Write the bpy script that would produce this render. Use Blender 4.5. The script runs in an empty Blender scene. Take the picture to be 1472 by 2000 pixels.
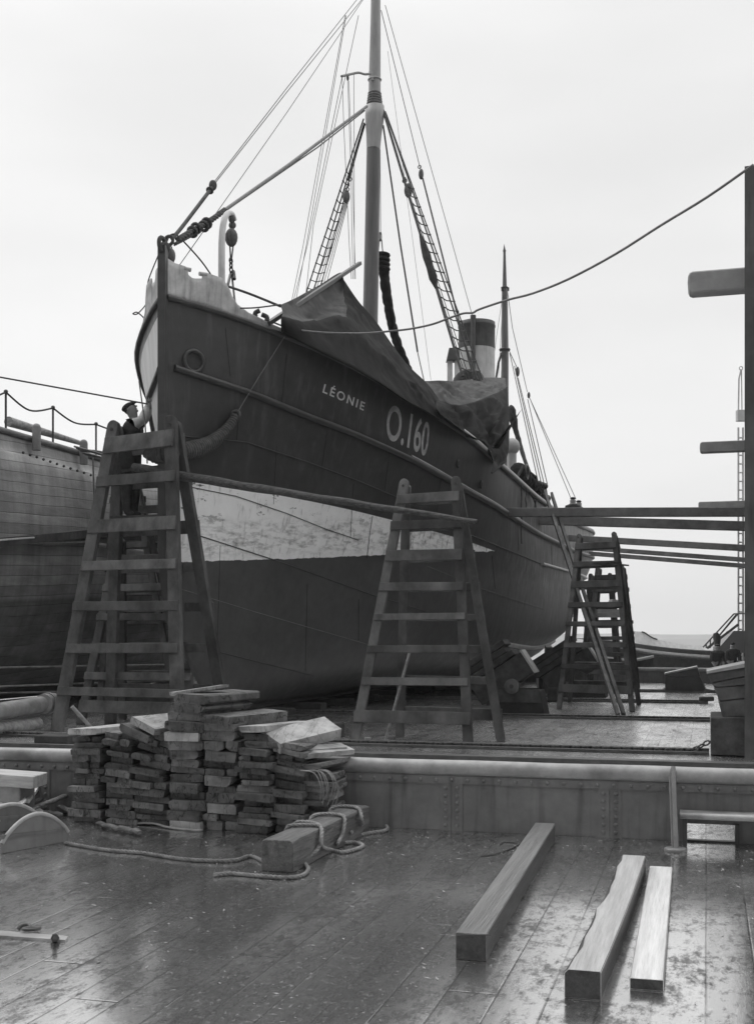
import bpy, bmesh, math, random
from mathutils import Vector, Matrix
random.seed(7)
scene = bpy.context.scene
COL = scene.collection
R = math.radians

# ------------------------------------------------------------------ camera, world, sun, exposure
cam_data = bpy.data.cameras.new('camera')
cam_data.sensor_fit = 'VERTICAL'; cam_data.sensor_height = 36.0; cam_data.sensor_width = 36.0 * 0.736
cam_data.lens = 41.4
cam_data.shift_y = 0.12
cam_data.clip_start = 0.1; cam_data.clip_end = 8000
cam = bpy.data.objects.new('camera', cam_data); COL.objects.link(cam)
cam.location = (0, 0, 1.5); cam.rotation_euler = (R(90), 0, 0)
scene.camera = cam

SUN_EL, SUN_AZ = R(55), R(-50)       # azimuth from +Y towards +X: light comes from the upper left
world = bpy.data.worlds.new('World'); scene.world = world; world.use_nodes = True
wn, wl = world.node_tree.nodes, world.node_tree.links
for n in list(wn): wn.remove(n)
sky = wn.new('ShaderNodeTexSky'); sky.sky_type = 'NISHITA'; sky.sun_disc = False
sky.sun_elevation = SUN_EL; sky.sun_rotation = SUN_AZ; sky.air_density = 1.0; sky.dust_density = 6.0
bw = wn.new('ShaderNodeRGBToBW'); wl.new(sky.outputs[0], bw.inputs[0])
tc = wn.new('ShaderNodeTexCoord')
mp = wn.new('ShaderNodeMapping'); mp.inputs['Scale'].default_value = (1, 1, 3.2); wl.new(tc.outputs['Generated'], mp.inputs[0])
nz = wn.new('ShaderNodeTexNoise'); nz.inputs['Scale'].default_value = 1.6; nz.inputs['Detail'].default_value = 4; nz.inputs['Roughness'].default_value = .45
wl.new(mp.outputs[0], nz.inputs['Vector'])
cl = wn.new('ShaderNodeMapRange'); cl.inputs[1].default_value = .3; cl.inputs[2].default_value = .7
cl.inputs[3].default_value = 5.4; cl.inputs[4].default_value = 7.1; wl.new(nz.outputs['Fac'], cl.inputs[0])
mx = wn.new('ShaderNodeMix'); mx.data_type = 'FLOAT'; mx.inputs[0].default_value = .9
wl.new(bw.outputs[0], mx.inputs[2]); wl.new(cl.outputs[0], mx.inputs[3])
# overcast: the upper sky is brighter than the sky near the horizon
sz = wn.new('ShaderNodeSeparateXYZ'); wl.new(tc.outputs['Generated'], sz.inputs[0])
up = wn.new('ShaderNodeMapRange'); up.interpolation_type = 'SMOOTHSTEP'; up.inputs[1].default_value = .38; up.inputs[2].default_value = 1.0; up.inputs[3].default_value = 1.0; up.inputs[4].default_value = 3.0
wl.new(sz.outputs[2], up.inputs[0])
# sky dimmed behind the camera, added to darken faces turned this way
bk = wn.new('ShaderNodeMapRange'); bk.interpolation_type = 'SMOOTHSTEP'; bk.inputs[1].default_value = -.75; bk.inputs[2].default_value = .15; bk.inputs[3].default_value = .46; bk.inputs[4].default_value = 1.0
wl.new(sz.outputs[1], bk.inputs[0]); bm_ = wn.new('ShaderNodeMath'); bm_.operation = 'MULTIPLY'; wl.new(bk.outputs[0], bm_.inputs[0]); wl.new(up.outputs[0], bm_.inputs[1]); up = bm_
# sky brightened out to the right, added to light the port side
xr = wn.new('ShaderNodeMapRange'); xr.interpolation_type = 'SMOOTHSTEP'; xr.inputs[1].default_value = .35; xr.inputs[2].default_value = .9; xr.inputs[3].default_value = 1.0; xr.inputs[4].default_value = 1.5
wl.new(sz.outputs[0], xr.inputs[0]); bx_ = wn.new('ShaderNodeMath'); bx_.operation = 'MULTIPLY'; wl.new(xr.outputs[0], bx_.inputs[0]); wl.new(up.outputs[0], bx_.inputs[1]); up = bx_
um = wn.new('ShaderNodeMath'); um.operation = 'MULTIPLY'; wl.new(mx.outputs[0], um.inputs[0]); wl.new(up.outputs[0], um.inputs[1])
bg = wn.new('ShaderNodeBackground'); bg.inputs['Strength'].default_value = 0.105
wl.new(um.outputs[0], bg.inputs['Color'])
wo = wn.new('ShaderNodeOutputWorld'); wl.new(bg.outputs[0], wo.inputs[0])

sun_data = bpy.data.lights.new('sun', 'SUN'); sun_data.energy = 0.7; sun_data.angle = R(25); sun_data.color = (1, 1, 1)
sun = bpy.data.objects.new('sun', sun_data); COL.objects.link(sun)
sd = Vector((math.sin(SUN_AZ) * math.cos(SUN_EL), math.cos(SUN_AZ) * math.cos(SUN_EL), math.sin(SUN_EL)))
sun.rotation_euler = sd.to_track_quat('Z', 'Y').to_euler()
sun.location = (0, 0, 60)
vs = scene.view_settings
vs.view_transform = 'Standard'; vs.look = 'None'; vs.exposure = 0.42; vs.gamma = 1.0; vs.use_curve_mapping = False

import math
F=2300.0; EYE=1.5; CX=736.0; HZ=1240.0
TH=math.radians(17.2); DB=18.5; XB=(320-CX)/F*DB
SA=(math.sin(TH),math.cos(TH)); SN=(math.cos(TH),-math.sin(TH))
def interp(tab,x):
    if x<=tab[0][0]: return tab[0][1]
    if x>=tab[-1][0]: return tab[-1][1]
    n=len(tab)
    for i in range(n-1):
        if x<=tab[i+1][0]: break
    x0,y0=tab[i];x1,y1=tab[i+1];h=x1-x0;d=(y1-y0)/h
    def sl(j):
        if j<=0: return (tab[1][1]-tab[0][1])/(tab[1][0]-tab[0][0])
        if j>=n-1: return (tab[-1][1]-tab[-2][1])/(tab[-1][0]-tab[-2][0])
        a=(tab[j][1]-tab[j-1][1])/(tab[j][0]-tab[j-1][0]);b=(tab[j+1][1]-tab[j][1])/(tab[j+1][0]-tab[j][0])
        if a*b<=0: return 0.0
        return 2*a*b/(a+b)
    m0,m1=sl(i),sl(i+1);s=(x-x0)/h
    return y0*(2*s**3-3*s*s+1)+h*m0*(s**3-2*s*s+s)+y1*(3*s*s-2*s**3)+h*m1*(s**3-s*s)
# half breadth plans at successive levels (t aft of the stem, half breadth)
P_SHEER=[(0,.02),(.35,.34),(.74,.66),(1.4,1.17),(2.1,1.6),(3.8,2.32),(5.5,2.82),(8.8,3.3),(14,3.5),(20,3.55),(26,3.5),(29.3,3.12),(31.5,2.1),(32.6,1.1),(33,.05)]
P_STRAKE=[(0,.02),(.35,.27),(.74,.55),(1.2,.88),(2.4,1.45),(3.9,2.12),(5.5,2.6),(7.8,3.0),(10.5,3.32),(16,3.52),(20,3.58),(26,3.5),(29.3,3.05),(31.3,1.9),(32.3,.9),(32.6,.05)]
P_42=[(0,.02),(.6,.25),(1.4,.66),(2.6,1.2),(4.2,1.9),(6,2.45),(8.5,3.0),(12,3.4),(16,3.52),(22,3.5),(26,3.4),(29,2.75),(31,1.2),(31.9,.05)]
P_27=[(.03,.02),(1,.25),(2.2,.65),(4,1.3),(6,2.0),(8.5,2.7),(12,3.25),(16,3.45),(21,3.5),(24.5,3.2),(27.5,2.1),(29.5,.6),(30.2,.05)]
P_17=[(.3,.02),(1.5,.22),(3,.65),(5,1.3),(7,1.95),(10,2.75),(14,3.25),(19,3.4),(22.5,3.15),(25.5,2.1),(28,.5),(29.3,.05)]
P_10=[(.85,.02),(2,.2),(4,.7),(6,1.25),(9,2.1),(13,2.8),(18,2.9),(21.5,2.3),(25,1.0),(28,.2),(29.3,.05)]
P_05=[(1.5,.02),(3,.2),(5,.55),(8,1.2),(12,1.9),(17,2.0),(21,1.3),(25,.35),(28,.1),(29.3,.05)]
P_K=[(2.9,.06),(29.3,.06)]
Z_SHEER=[(0,6.81),(.82,6.67),(1.53,6.52),(2.26,6.4),(5.6,5.85),(7.2,5.68),(9.1,5.46),(10.3,5.35),(15,5.08),(20,5.04),(26,5.22),(30,5.4),(33,5.6)]
Z_STRAKE=[(0,5.74),(.6,5.62),(1.2,5.5),(2.5,5.28),(3.4,5.15),(4.2,5.03),(8.1,4.58),(9.1,4.5),(11.3,4.34),(15.2,4.17),(20,4.14),(26,4.3),(33,4.6)]
STEM=[(.2,2.9),(.3,2.3),(.5,1.5),(1.0,.85),(1.7,.3),(2.7,.03),(3.3,0),(9,0)]
def stem(z): return interp(STEM,z)
def half(t,z):
    zs=interp(Z_SHEER,t); zk=interp(Z_STRAKE,t)
    lev=[(.2,interp(P_K,t)),(.5,interp(P_05,t)),(1.0,interp(P_10,t)),(1.7,interp(P_17,t)),(2.7,interp(P_27,t)),(min(4.2,zk-.5) if t>6 else 4.2,interp(P_42,t)),(zk,interp(P_STRAKE,t)),(zs,interp(P_SHEER,t))]
    if z>=zs:
        s=(lev[-1][1]-lev[-2][1])/(zs-zk)
        return lev[-1][1]+max(-.1,min(.25,s))*(z-zs)
    return interp(lev,z)
def w2(t,b): # world xy for t aft and b to port
    return (XB+SA[0]*t+SN[0]*b, DB+SA[1]*t+SN[1]*b)
def proj(t,b,z):
    x,y=w2(t,b); return (CX+F*x/y, HZ-F*(z-EYE)/y)
def onplane(u,v,b=0.0): # point of the line of sight at distance b to port of the centre line
    k=(u-CX)/F
    D=(b-(-SN[0]*XB-SN[1]*DB))/(SN[0]*k+SN[1])
    x=k*D; t=(x-XB)*SA[0]+(D-DB)*SA[1]
    return t,EYE+(HZ-v)/F*D,D
def onhull(u,v):
    lo=None;b=4.6
    while b>-.5:
        t,z,D=onplane(u,v,b)
        if t>0 and half(t,z)>=b: 
            a,c=b,b+.02
            for _ in range(12):
                m=(a+c)/2; t,z,D=onplane(u,v,m)
                if half(t,z)>=m: a=m
                else: c=m
            return t,a,z
        b-=.02
    return None

# ------------------------------------------------------------------ frames of reference
SHIP_ROT = math.pi / 2 - TH
DA = R(15.6); AD = Vector((math.sin(DA), math.cos(DA), 0)); ND = Vector((math.cos(DA), -math.sin(DA), 0))
def dq(q, p, z=0.0): return ND * q + AD * p + Vector((0, 0, z))        # dock frame: q across, p along
def at(u, v, D): return Vector(((u - CX) / F * D, D, EYE + (HZ - v) / F * D))
def gp(u, v, z=0.0):
    D = (EYE - z) * F / (v - HZ); return Vector(((u - CX) / F * D, D, z))
def sw(t, b, z): x, y = w2(t, b); return Vector((x, y, z))             # ship frame: t aft, b to port
def pl(u, v, b=0.0): t, z, D = onplane(u, v, b); return sw(t, b, z)
def hs(u, v, off=0.0):
    r = onhull(u, v)
    if r is None: t, z, D = onplane(u, v, 3.4); return sw(t, 3.4, z)
    return sw(r[0], r[1] + off, r[2])
def q_at(u, p):                                                        # where a sight line crosses a line of constant p
    k = (u - CX) / F
    return (k * AD.y * p - AD.x * p) / (ND.x - k * ND.y)

# ------------------------------------------------------------------ materials (all neutral greys: the plate is black and white)
MATS = {}
def mat(name, c, rough=.8, var=.25, scale=3.0, stretch=(1, 1, 1), bump=.15, bscale=None, spec=.1, metal=0.0, streak=0.0, blotch=0.0, crack=0.0):
    m = bpy.data.materials.new(name); m.use_nodes = True; MATS[name] = m
    N, L = m.node_tree.nodes, m.node_tree.links
    b = N['Principled BSDF']; b.inputs['Roughness'].default_value = rough; b.inputs['Metallic'].default_value = metal
    b.inputs['Specular IOR Level'].default_value = spec
    t = N.new('ShaderNodeTexCoord'); mp = N.new('ShaderNodeMapping'); mp.inputs['Scale'].default_value = stretch
    L.new(t.outputs['Object'], mp.inputs[0])
    oi = N.new('ShaderNodeObjectInfo')
    va = N.new('ShaderNodeVectorMath'); va.operation = 'MULTIPLY_ADD'; va.inputs[1].default_value = (31, 17, 23)
    L.new(oi.outputs['Random'], va.inputs[0]); L.new(mp.outputs[0], va.inputs[2])
    n1 = N.new('ShaderNodeTexNoise'); n1.inputs['Scale'].default_value = scale; n1.inputs['Detail'].default_value = 8; n1.inputs['Roughness'].default_value = .65
    L.new(va.outputs[0], n1.inputs['Vector'])
    mr = N.new('ShaderNodeMapRange'); mr.inputs[1].default_value = .25; mr.inputs[2].default_value = .75
    mr.inputs[3].default_value = c * (1 - var * 1.6); mr.inputs[4].default_value = c * (1 + var * 1.6)
    L.new(n1.outputs['Fac'], mr.inputs[0]); val = mr.outputs[0]
    orr = N.new('ShaderNodeMapRange'); orr.inputs[3].default_value = 1 - var * .8; orr.inputs[4].default_value = 1 + var * .8
    L.new(oi.outputs['Random'], orr.inputs[0])
    mu = N.new('ShaderNodeMath'); mu.operation = 'MULTIPLY'; L.new(val, mu.inputs[0]); L.new(orr.outputs[0], mu.inputs[1]); val = mu.outputs[0]
    if blotch:
        nb = N.new('ShaderNodeTexNoise'); nb.inputs['Scale'].default_value = scale * .35; nb.inputs['Detail'].default_value = 5
        L.new(va.outputs[0], nb.inputs['Vector'])
        r2 = N.new('ShaderNodeMapRange'); r2.inputs[1].default_value = .52; r2.inputs[2].default_value = .64; r2.inputs[3].default_value = 1; r2.inputs[4].default_value = 1 - blotch
        L.new(nb.outputs['Fac'], r2.inputs[0])
        m2 = N.new('ShaderNodeMath'); m2.operation = 'MULTIPLY'; L.new(val, m2.inputs[0]); L.new(r2.outputs[0], m2.inputs[1]); val = m2.outputs[0]
    if streak:
        ms = N.new('ShaderNodeMapping'); ms.inputs['Scale'].default_value = (9, 9, .8); L.new(t.outputs['Object'], ms.inputs[0])
        ns = N.new('ShaderNodeTexNoise'); ns.inputs['Scale'].default_value = 1.6; ns.inputs['Detail'].default_value = 6; L.new(ms.outputs[0], ns.inputs['Vector'])
        r3 = N.new('ShaderNodeMapRange'); r3.inputs[1].default_value = .5; r3.inputs[2].default_value = .72; r3.inputs[3].default_value = 1; r3.inputs[4].default_value = 1 - streak
        L.new(ns.outputs['Fac'], r3.inputs[0])
        m3 = N.new('ShaderNodeMath'); m3.operation = 'MULTIPLY'; L.new(val, m3.inputs[0]); L.new(r3.outputs[0], m3.inputs[1]); val = m3.outputs[0]
    if crack:                                                   # drying checks in the timber
        mc = N.new('ShaderNodeMapping'); mc.inputs['Scale'].default_value = (16, 2.2, 5); L.new(va.outputs[0], mc.inputs[0])
        mc.inputs['Rotation'].default_value = (0, .25, 0)
        nc = N.new('ShaderNodeTexNoise'); nc.inputs['Scale'].default_value = 1.0; nc.inputs['Detail'].default_value = 3; L.new(mc.outputs[0], nc.inputs['Vector'])
        c1 = N.new('ShaderNodeMath'); c1.operation = 'SUBTRACT'; c1.inputs[1].default_value = .5; L.new(nc.outputs['Fac'], c1.inputs[0])
        c2 = N.new('ShaderNodeMath'); c2.operation = 'ABSOLUTE'; L.new(c1.outputs[0], c2.inputs[0])
        c3 = N.new('ShaderNodeMapRange'); c3.inputs[1].default_value = .004; c3.inputs[2].default_value = .016; c3.inputs[3].default_value = 1 - crack; c3.inputs[4].default_value = 1; L.new(c2.outputs[0], c3.inputs[0])
        m4 = N.new('ShaderNodeMath'); m4.operation = 'MULTIPLY'; L.new(val, m4.inputs[0]); L.new(c3.outputs[0], m4.inputs[1]); val = m4.outputs[0]
    L.new(val, b.inputs['Base Color'])
    if bump:
        n2 = N.new('ShaderNodeTexNoise'); n2.inputs['Scale'].default_value = bscale or scale * 4; n2.inputs['Detail'].default_value = 5
        L.new(va.outputs[0], n2.inputs['Vector'])
        bp = N.new('ShaderNodeBump'); bp.inputs['Strength'].default_value = bump; bp.inputs['Distance'].default_value = .02
        L.new(n2.outputs['Fac'], bp.inputs['Height']); L.new(bp.outputs[0], b.inputs['Normal'])
    return m
M_WOOD = mat('trestle_wood', .09, .75, .42, 2.5, (1.2, 1.2, .8), .25, 14, blotch=.3)
M_WOODL = mat('pale_wood', .3, .6, .25, 3, (1, 6, 6), .2, 12, blotch=.25)
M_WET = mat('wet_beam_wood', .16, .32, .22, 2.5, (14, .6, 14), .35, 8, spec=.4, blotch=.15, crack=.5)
M_BOARD = mat('sawn_board_wood', .11, .8, .38, 7, (1, 1, 1), .5, 30, blotch=.3, crack=.6)
M_BOARDL = mat('clean_board_wood', .26, .7, .3, 6, (1, 1, 1), .4, 25, crack=.4, blotch=.3)
M_BARK = mat('splintered_wood', .13, .85, .45, 9, (1, 6, 6), .6, 30)
M_SPAR = mat('rough_spar_wood', .07, .75, .45, 4, (1, 8, 8), .5, 8)
M_STEEL = mat('grey_painted_steel', .105, .45, .2, 4, (1, 1, 1), .1, 30, spec=.4, streak=.4)
M_STEELL = mat('pale_worn_steel', .25, .48, .25, 5, (1, 1, 1), .08, 20, spec=.5, blotch=.5)
M_DARK = mat('dark_steel', .05, .5, .3, 5, bump=.1, spec=.4)
M_BLACK = mat('black_iron', .03, .55, .3, 8, bump=.15, spec=.4)
M_MAST = mat('varnished_mast', .13, .45, .2, 2, (4, 4, .4), .08, 20, spec=.35)
M_MASTL = mat('painted_mast_head', .33, .5, .15, 2, (3, 3, .5), .06, 20)
M_ROPE = mat('tarred_rope', .07, .85, .3, 12)
M_ROPEL = mat('hemp_rope', .17, .85, .3, 14, bump=.3)
M_WIRE = mat('grey_wire', .16, .6, .2, 8)
M_CANVAS = mat('shaded_tarred_canvas', .009, .8, .3, 2.2, bump=.7, bscale=5, blotch=.2)
M_CANVASL = mat('lit_canvas_top', .06, .85, .4, 2.5, bump=1.0, bscale=5, blotch=.35)  # same cloth throughout: sky light and shade painted in as two tones
M_SAIL = mat('tanned_sail', .03, .9, .35, 6, bump=.6)
M_BULW = mat('pale_bow_paint', .5, .55, .22, 3.5, bump=.08, streak=.4, blotch=.4)
M_RAIL = mat('rail_paint', .30, .3, .2, 4, spec=.6)
M_HULLK = mat('black_hull_paint', .04, .42, .25, 3, bump=.06, spec=.4)
M_LETTER = mat('letter_white', .6, .6, .12, 9, bump=.05, blotch=.2)
M_LETTERG = mat('letter_grey', .4, .6, .2, 7, bump=.05, blotch=.3)
M_WHITE = mat('white_paint', .62, .5, .1, 4, bump=.05, streak=.2)
M_FUNNEL = mat('buff_funnel_paint', .5, .5, .12, 3, streak=.25)
M_FUNB = mat('dark_funnel_top', .1, .5, .2, 3, streak=.25)
M_SKIN = mat('skin', .22, .6, .08, 8, bump=.03)
M_CLOTH = mat('dark_work_cloth', .04, .9, .3, 9, bump=.3)
M_SLEEVE = mat('pale_sleeve', .34, .9, .15, 9, bump=.2)
M_LINER = mat('old_hull_planks', .12, .8, .2, 2, bump=.1)
M_CRIB = mat('crib_timber', .045, .8, .35, 5, (1, 1, 1), .4, 16)
M_CHAIN = mat('chain_iron', .1, .5, .3, 9)
M_WALL = mat('dock_wall_plate', .09, .7, .3, 1.2, streak=.4)
M_LAND = mat('distant_land', .30, 1, .15, .01, bump=0)
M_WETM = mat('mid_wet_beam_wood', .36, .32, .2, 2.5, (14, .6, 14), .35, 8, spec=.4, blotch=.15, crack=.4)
M_SIDE = mat('shaded_beam_side', .06, .45, .35, 3, (10, .8, 10), .4, 9, spec=.3, blotch=.3, crack=.5)  # beam wood darkened on sides and ends, shade put into the colour
M_SPARL = mat('thin_awning_spar', .06, .7, .2, 3)
M_FAR = mat('haze_paled_iron', .5, .8, .1, 3)  # iron lightened to paint in distance haze
M_WETL = mat('pale_wet_board_wood', .5, .3, .2, 2.5, (14, .6, 14), .3, 8, spec=.4, blotch=.15, crack=.3)
M_BEAMEND = mat('haze_paled_wall_beam', .3, .7, .15, 3)  # beam tone raised, haze painted into the colour
M_SHORE = mat('haze_paled_shore_wood', .2, .75, .25, 2.5, blotch=.2)  # on the shores the raised tone stands in for distance haze
M_BAULK = mat('old_baulk_wood', .075, .5, .4, 3, (9, .8, 9), .5, 9, spec=.3, blotch=.35, crack=.7)
M_BLOCK = mat('pulley_wood', .12, .6, .3, 9)

# ------------------------------------------------------------------ mesh builder
ROOTM = {}
class MB:
    def __init__(s): s.v = []; s.f = []; s.sm = []; s.mi = []; s.cur = 0
    def add(s, vs, fs, smooth=False):
        o = len(s.v); s.v += [Vector(x) for x in vs]
        for f in fs: s.f.append([i + o for i in f]); s.sm.append(smooth); s.mi.append(s.cur)
    def box(s, c, size, M=None, jit=0.0):
        c = Vector(c); h = Vector(size) / 2; vs = []
        for dz in (-1, 1):
            for dx, dy in ((-1, -1), (1, -1), (1, 1), (-1, 1)):
                p = Vector((dx * h.x, dy * h.y, dz * h.z))
                if jit: p += Vector([random.uniform(-jit, jit) for _ in range(3)])
                vs.append(c + (M @ p if M else p))
        s.add(vs, [(3, 2, 1, 0), (4, 5, 6, 7), (0, 1, 5, 4), (1, 2, 6, 5), (2, 3, 7, 6), (3, 0, 4, 7)])
    def beam(s, a, b, w, h, up=(0, 0, 1), w2_=None, h2_=None):   # w sideways, h along "up"
        a, b = Vector(a), Vector(b); d = (b - a).normalized(); u = Vector(up); side = d.cross(u).normalized(); u = side.cross(d).normalized()
        vs = []
        for p, ww, hh in ((a, w, h), (b, w2_ or w, h2_ or h)):
            for i, j in ((-1, -1), (1, -1), (1, 1), (-1, 1)): vs.append(p + side * i * ww / 2 + u * j * hh / 2)
        s.add(vs, [(0, 1, 2, 3), (7, 6, 5, 4), (4, 5, 1, 0), (5, 6, 2, 1), (6, 7, 3, 2), (7, 4, 0, 3)])
    def tube(s, pts, r, n=8, cap=True, flat=1.0):
        pts = [Vector(p) for p in pts]; rs = r if isinstance(r, (list, tuple)) else [r] * len(pts)
        rings = []; prev = None
        for i, p in enumerate(pts):
            d = (pts[min(i + 1, len(pts) - 1)] - pts[max(i - 1, 0)])
            d = d.normalized() if d.length > 1e-9 else Vector((0, 0, 1))
            if prev is None:
                ref = Vector((0, 0, 1)) if abs(d.z) < .9 else Vector((1, 0, 0)); x = d.cross(ref).normalized()
            else: x = (prev - d * prev.dot(d)).normalized()
            prev = x; y = d.cross(x)
            rings.append([p + (x * math.cos(2 * math.pi * k / n) + y * math.sin(2 * math.pi * k / n) * flat) * rs[i] for k in range(n)])
        vs = [q for rg in rings for q in rg]; fs = []
        for i in range(len(pts) - 1):
            for k in range(n): fs.append((i * n + k, i * n + (k + 1) % n, (i + 1) * n + (k + 1) % n, (i + 1) * n + k))
        s.add(vs, fs, n > 4)
        if cap:
            s.add(rings[0], [tuple(reversed(range(n)))]); s.add(rings[-1], [tuple(range(n))])
    def ball(s, c, r, sc=(1, 1, 1), nu=12, nv=8, M=None):
        c = Vector(c); vs = []; fs = []
        for i in range(nv + 1):
            a = math.pi * i / nv
            for j in range(nu):
                b = 2 * math.pi * j / nu
                p = Vector((math.sin(a) * math.cos(b) * r * sc[0], math.sin(a) * math.sin(b) * r * sc[1], math.cos(a) * r * sc[2]))
                vs.append(c + (M @ p if M else p))
        for i in range(nv):
            for j in range(nu): fs.append((i * nu + j, (i + 1) * nu + j, (i + 1) * nu + (j + 1) % nu, i * nu + (j + 1) % nu))
        s.add(vs, fs, True)
    def torus(s, c, axis, R_, r, nu=20, nv=6, sc=1.0, xdir=None):
        c = Vector(c); a = Vector(axis).normalized(); x = Vector(xdir) if xdir else a.orthogonal(); x = (x - a * x.dot(a)).normalized(); y = a.cross(x)
        vs = []; fs = []
        for i in range(nu):
            t = 2 * math.pi * i / nu; o = x * math.cos(t) * R_ * sc + y * math.sin(t) * R_; n = (x * math.cos(t) + y * math.sin(t)).normalized()
            for j in range(nv):
                q = 2 * math.pi * j / nv; vs.append(c + o + n * math.cos(q) * r + a * math.sin(q) * r)
        for i in range(nu):
            for j in range(nv): fs.append((i * nv + j, ((i + 1) % nu) * nv + j, ((i + 1) % nu) * nv + (j + 1) % nv, i * nv + (j + 1) % nv))
        s.add(vs, fs, True)
    def grid(s, rows, smooth=True, close=False):
        n = len(rows[0]); vs = [p for r in rows for p in r]; fs = []
        for i in range(len(rows) - 1):
            for j in range(n - 1): fs.append((i * n + j, i * n + j + 1, (i + 1) * n + j + 1, (i + 1) * n + j))
        s.add(vs, fs, smooth)
    def prism(s, poly, off):                                    # closed polygon pushed along a vector
        n = len(poly); off = Vector(off); vs = [Vector(p) for p in poly] + [Vector(p) + off for p in poly]
        s.add(vs, [tuple(range(n)), tuple(reversed(range(n, 2 * n)))] + [((i + 1) % n, i, n + i, n + (i + 1) % n) for i in range(n)])
    def build(s, name, m, parent=None, bevel=0.0, solid=0.0, origin=None, seg=1, doubles=False, rz=0.0):
        me = bpy.data.meshes.new(name); ob = bpy.data.objects.new(name, me); COL.objects.link(ob)
        if parent is not None:
            root = parent
            while root.parent: root = root.parent
            Mi = ROOTM[root.name].inverted() if root.name in ROOTM else Matrix.Identity(4)
            ob.parent = parent; vs = [Mi @ p for p in s.v]
        else:
            if origin is None:
                n = len(s.v); origin = Vector((sum(p.x for p in s.v) / n, sum(p.y for p in s.v) / n, min(p.z for p in s.v)))
            origin = Vector(origin); ob.location = origin; ob.rotation_euler = (0, 0, rz); Ri = Matrix.Rotation(-rz, 3, 'Z'); vs = [Ri @ (p - origin) for p in s.v]; ROOTM[ob.name] = Matrix.Translation(origin) @ Matrix.Rotation(rz, 4, 'Z')
        me.from_pydata([tuple(p) for p in vs], [], s.f)
        me.polygons.foreach_set('use_smooth', s.sm); me.polygons.foreach_set('material_index', s.mi)
        for mm in (m if isinstance(m, (list, tuple)) else [m]): me.materials.append(mm)
        bm = bmesh.new(); bm.from_mesh(me)
        if doubles: bmesh.ops.remove_doubles(bm, verts=bm.verts, dist=1e-4)
        bmesh.ops.recalc_face_normals(bm, faces=bm.faces) if not solid else None
        if bevel:
            es = [e for e in bm.edges if len(e.link_faces) == 2 and e.calc_face_angle(0) > .6]
            bmesh.ops.bevel(bm, geom=es, offset=bevel, segments=seg, affect='EDGES', clamp_overlap=True)
        if solid: bmesh.ops.solidify(bm, geom=bm.faces[:], thickness=solid)
        bm.to_mesh(me); bm.free(); me.update()
        return ob
def root(name, loc, rz=0.0):
    o = bpy.data.objects.new(name, None); COL.objects.link(o); o.location = loc; o.rotation_euler = (0, 0, rz)
    o.empty_display_size = .2
    ROOTM[o.name] = Matrix.Translation(Vector(loc)) @ Matrix.Rotation(rz, 4, 'Z'); return o
def tag(o, label=None, cat=None, group=None, kind=None):
    if label: o['label'] = label
    if cat: o['category'] = cat
    if group: o['group'] = group
    if kind: o['kind'] = kind
    return o
def smooth_path(pts, n=8):
    pts = [Vector(p) for p in pts]; out = []
    for i in range(len(pts) - 1):
        p0 = pts[max(i - 1, 0)]; p1 = pts[i]; p2 = pts[i + 1]; p3 = pts[min(i + 2, len(pts) - 1)]
        for k in range(n):
            t = k / n
            out.append(.5 * ((2 * p1) + (p2 - p0) * t + (2 * p0 - 5 * p1 + 4 * p2 - p3) * t * t + (3 * p1 - p0 - 3 * p2 + p3) * t ** 3))
    return out + [pts[-1]]
def resample(pts, step):
    out = [pts[0]]; acc = 0
    for i in range(len(pts) - 1):
        a, b = pts[i], pts[i + 1]; L = (b - a).length; d = step - acc
        while d <= L: out.append(a + (b - a) * (d / L)); d += step
        acc = (acc + L) % step if L > 0 else acc
    return out
def rope(mb, pts, r, pitch=None):                               # three strand laid rope
    pts = resample(smooth_path(pts, 10), r * 1.1); pitch = pitch or r * 7
    fr = []; prev = None
    for i, p in enumerate(pts):
        d = (pts[min(i + 1, len(pts) - 1)] - pts[max(i - 1, 0)]).normalized()
        if prev is None: x = d.orthogonal().normalized()
        else: x = (prev - d * prev.dot(d)).normalized()
        prev = x; fr.append((p, x, d.cross(x)))
    for s in range(3):
        q = []
        for i, (p, x, y) in enumerate(fr):
            a = 2 * math.pi * (i * r * 1.1 / pitch + s / 3); q.append(p + (x * math.cos(a) + y * math.sin(a)) * r * .5)
        mb.tube(q, r * .58, 6)
def chain(mb, a, b, link=.05, r=.008):
    a, b = Vector(a), Vector(b); d = b - a; n = max(2, int(d.length / (link * .72))); dn = d.normalized(); s1 = dn.orthogonal().normalized(); s2 = dn.cross(s1)
    for i in range(n): mb.torus(a + d * ((i + .5) / n), s1 if i % 2 else s2, link * .32, r, 8, 4, 1.5, dn)

# ------------------------------------------------------------------ setting: water, far shore, dock decks
def sheet(name, x0, x1, y0, y1, z, m, nx=1, ny=1):
    mb = MB(); rows = [[Vector((x0 + (x1 - x0) * i / nx, y0 + (y1 - y0) * j / ny, z)) for i in range(nx + 1)] for j in range(ny + 1)]
    mb.grid(rows, False); return mb
wm = mat('harbour_water', .10, .22, .2, .3, bump=.5, bscale=1.5, spec=.5)
o = sheet('water', -900, 900, -60, 470, -1.6, wm).build('water', wm, origin=(0, 0, -1.6)); tag(o, kind='structure')
mb = MB(); pts = []
random.seed(3)
n = 260; x0, x1 = -880, 880
front = [Vector((x0 + (x1 - x0) * i / n, 330, -1.6)) for i in range(n + 1)]
mid = [Vector((p.x, 334, .3 + random.uniform(-.1, .1))) for p in front]
top = [Vector((p.x, 338, 1.7 + random.uniform(-.2, .25))) for p in front]
back = [Vector((p.x, 460, -1.6)) for p in front]
mb.grid([front, mid, top, back], False)
o = mb.build('far_shore', M_LAND, origin=(0, 330, -1.6)); tag(o, kind='structure')

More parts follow.
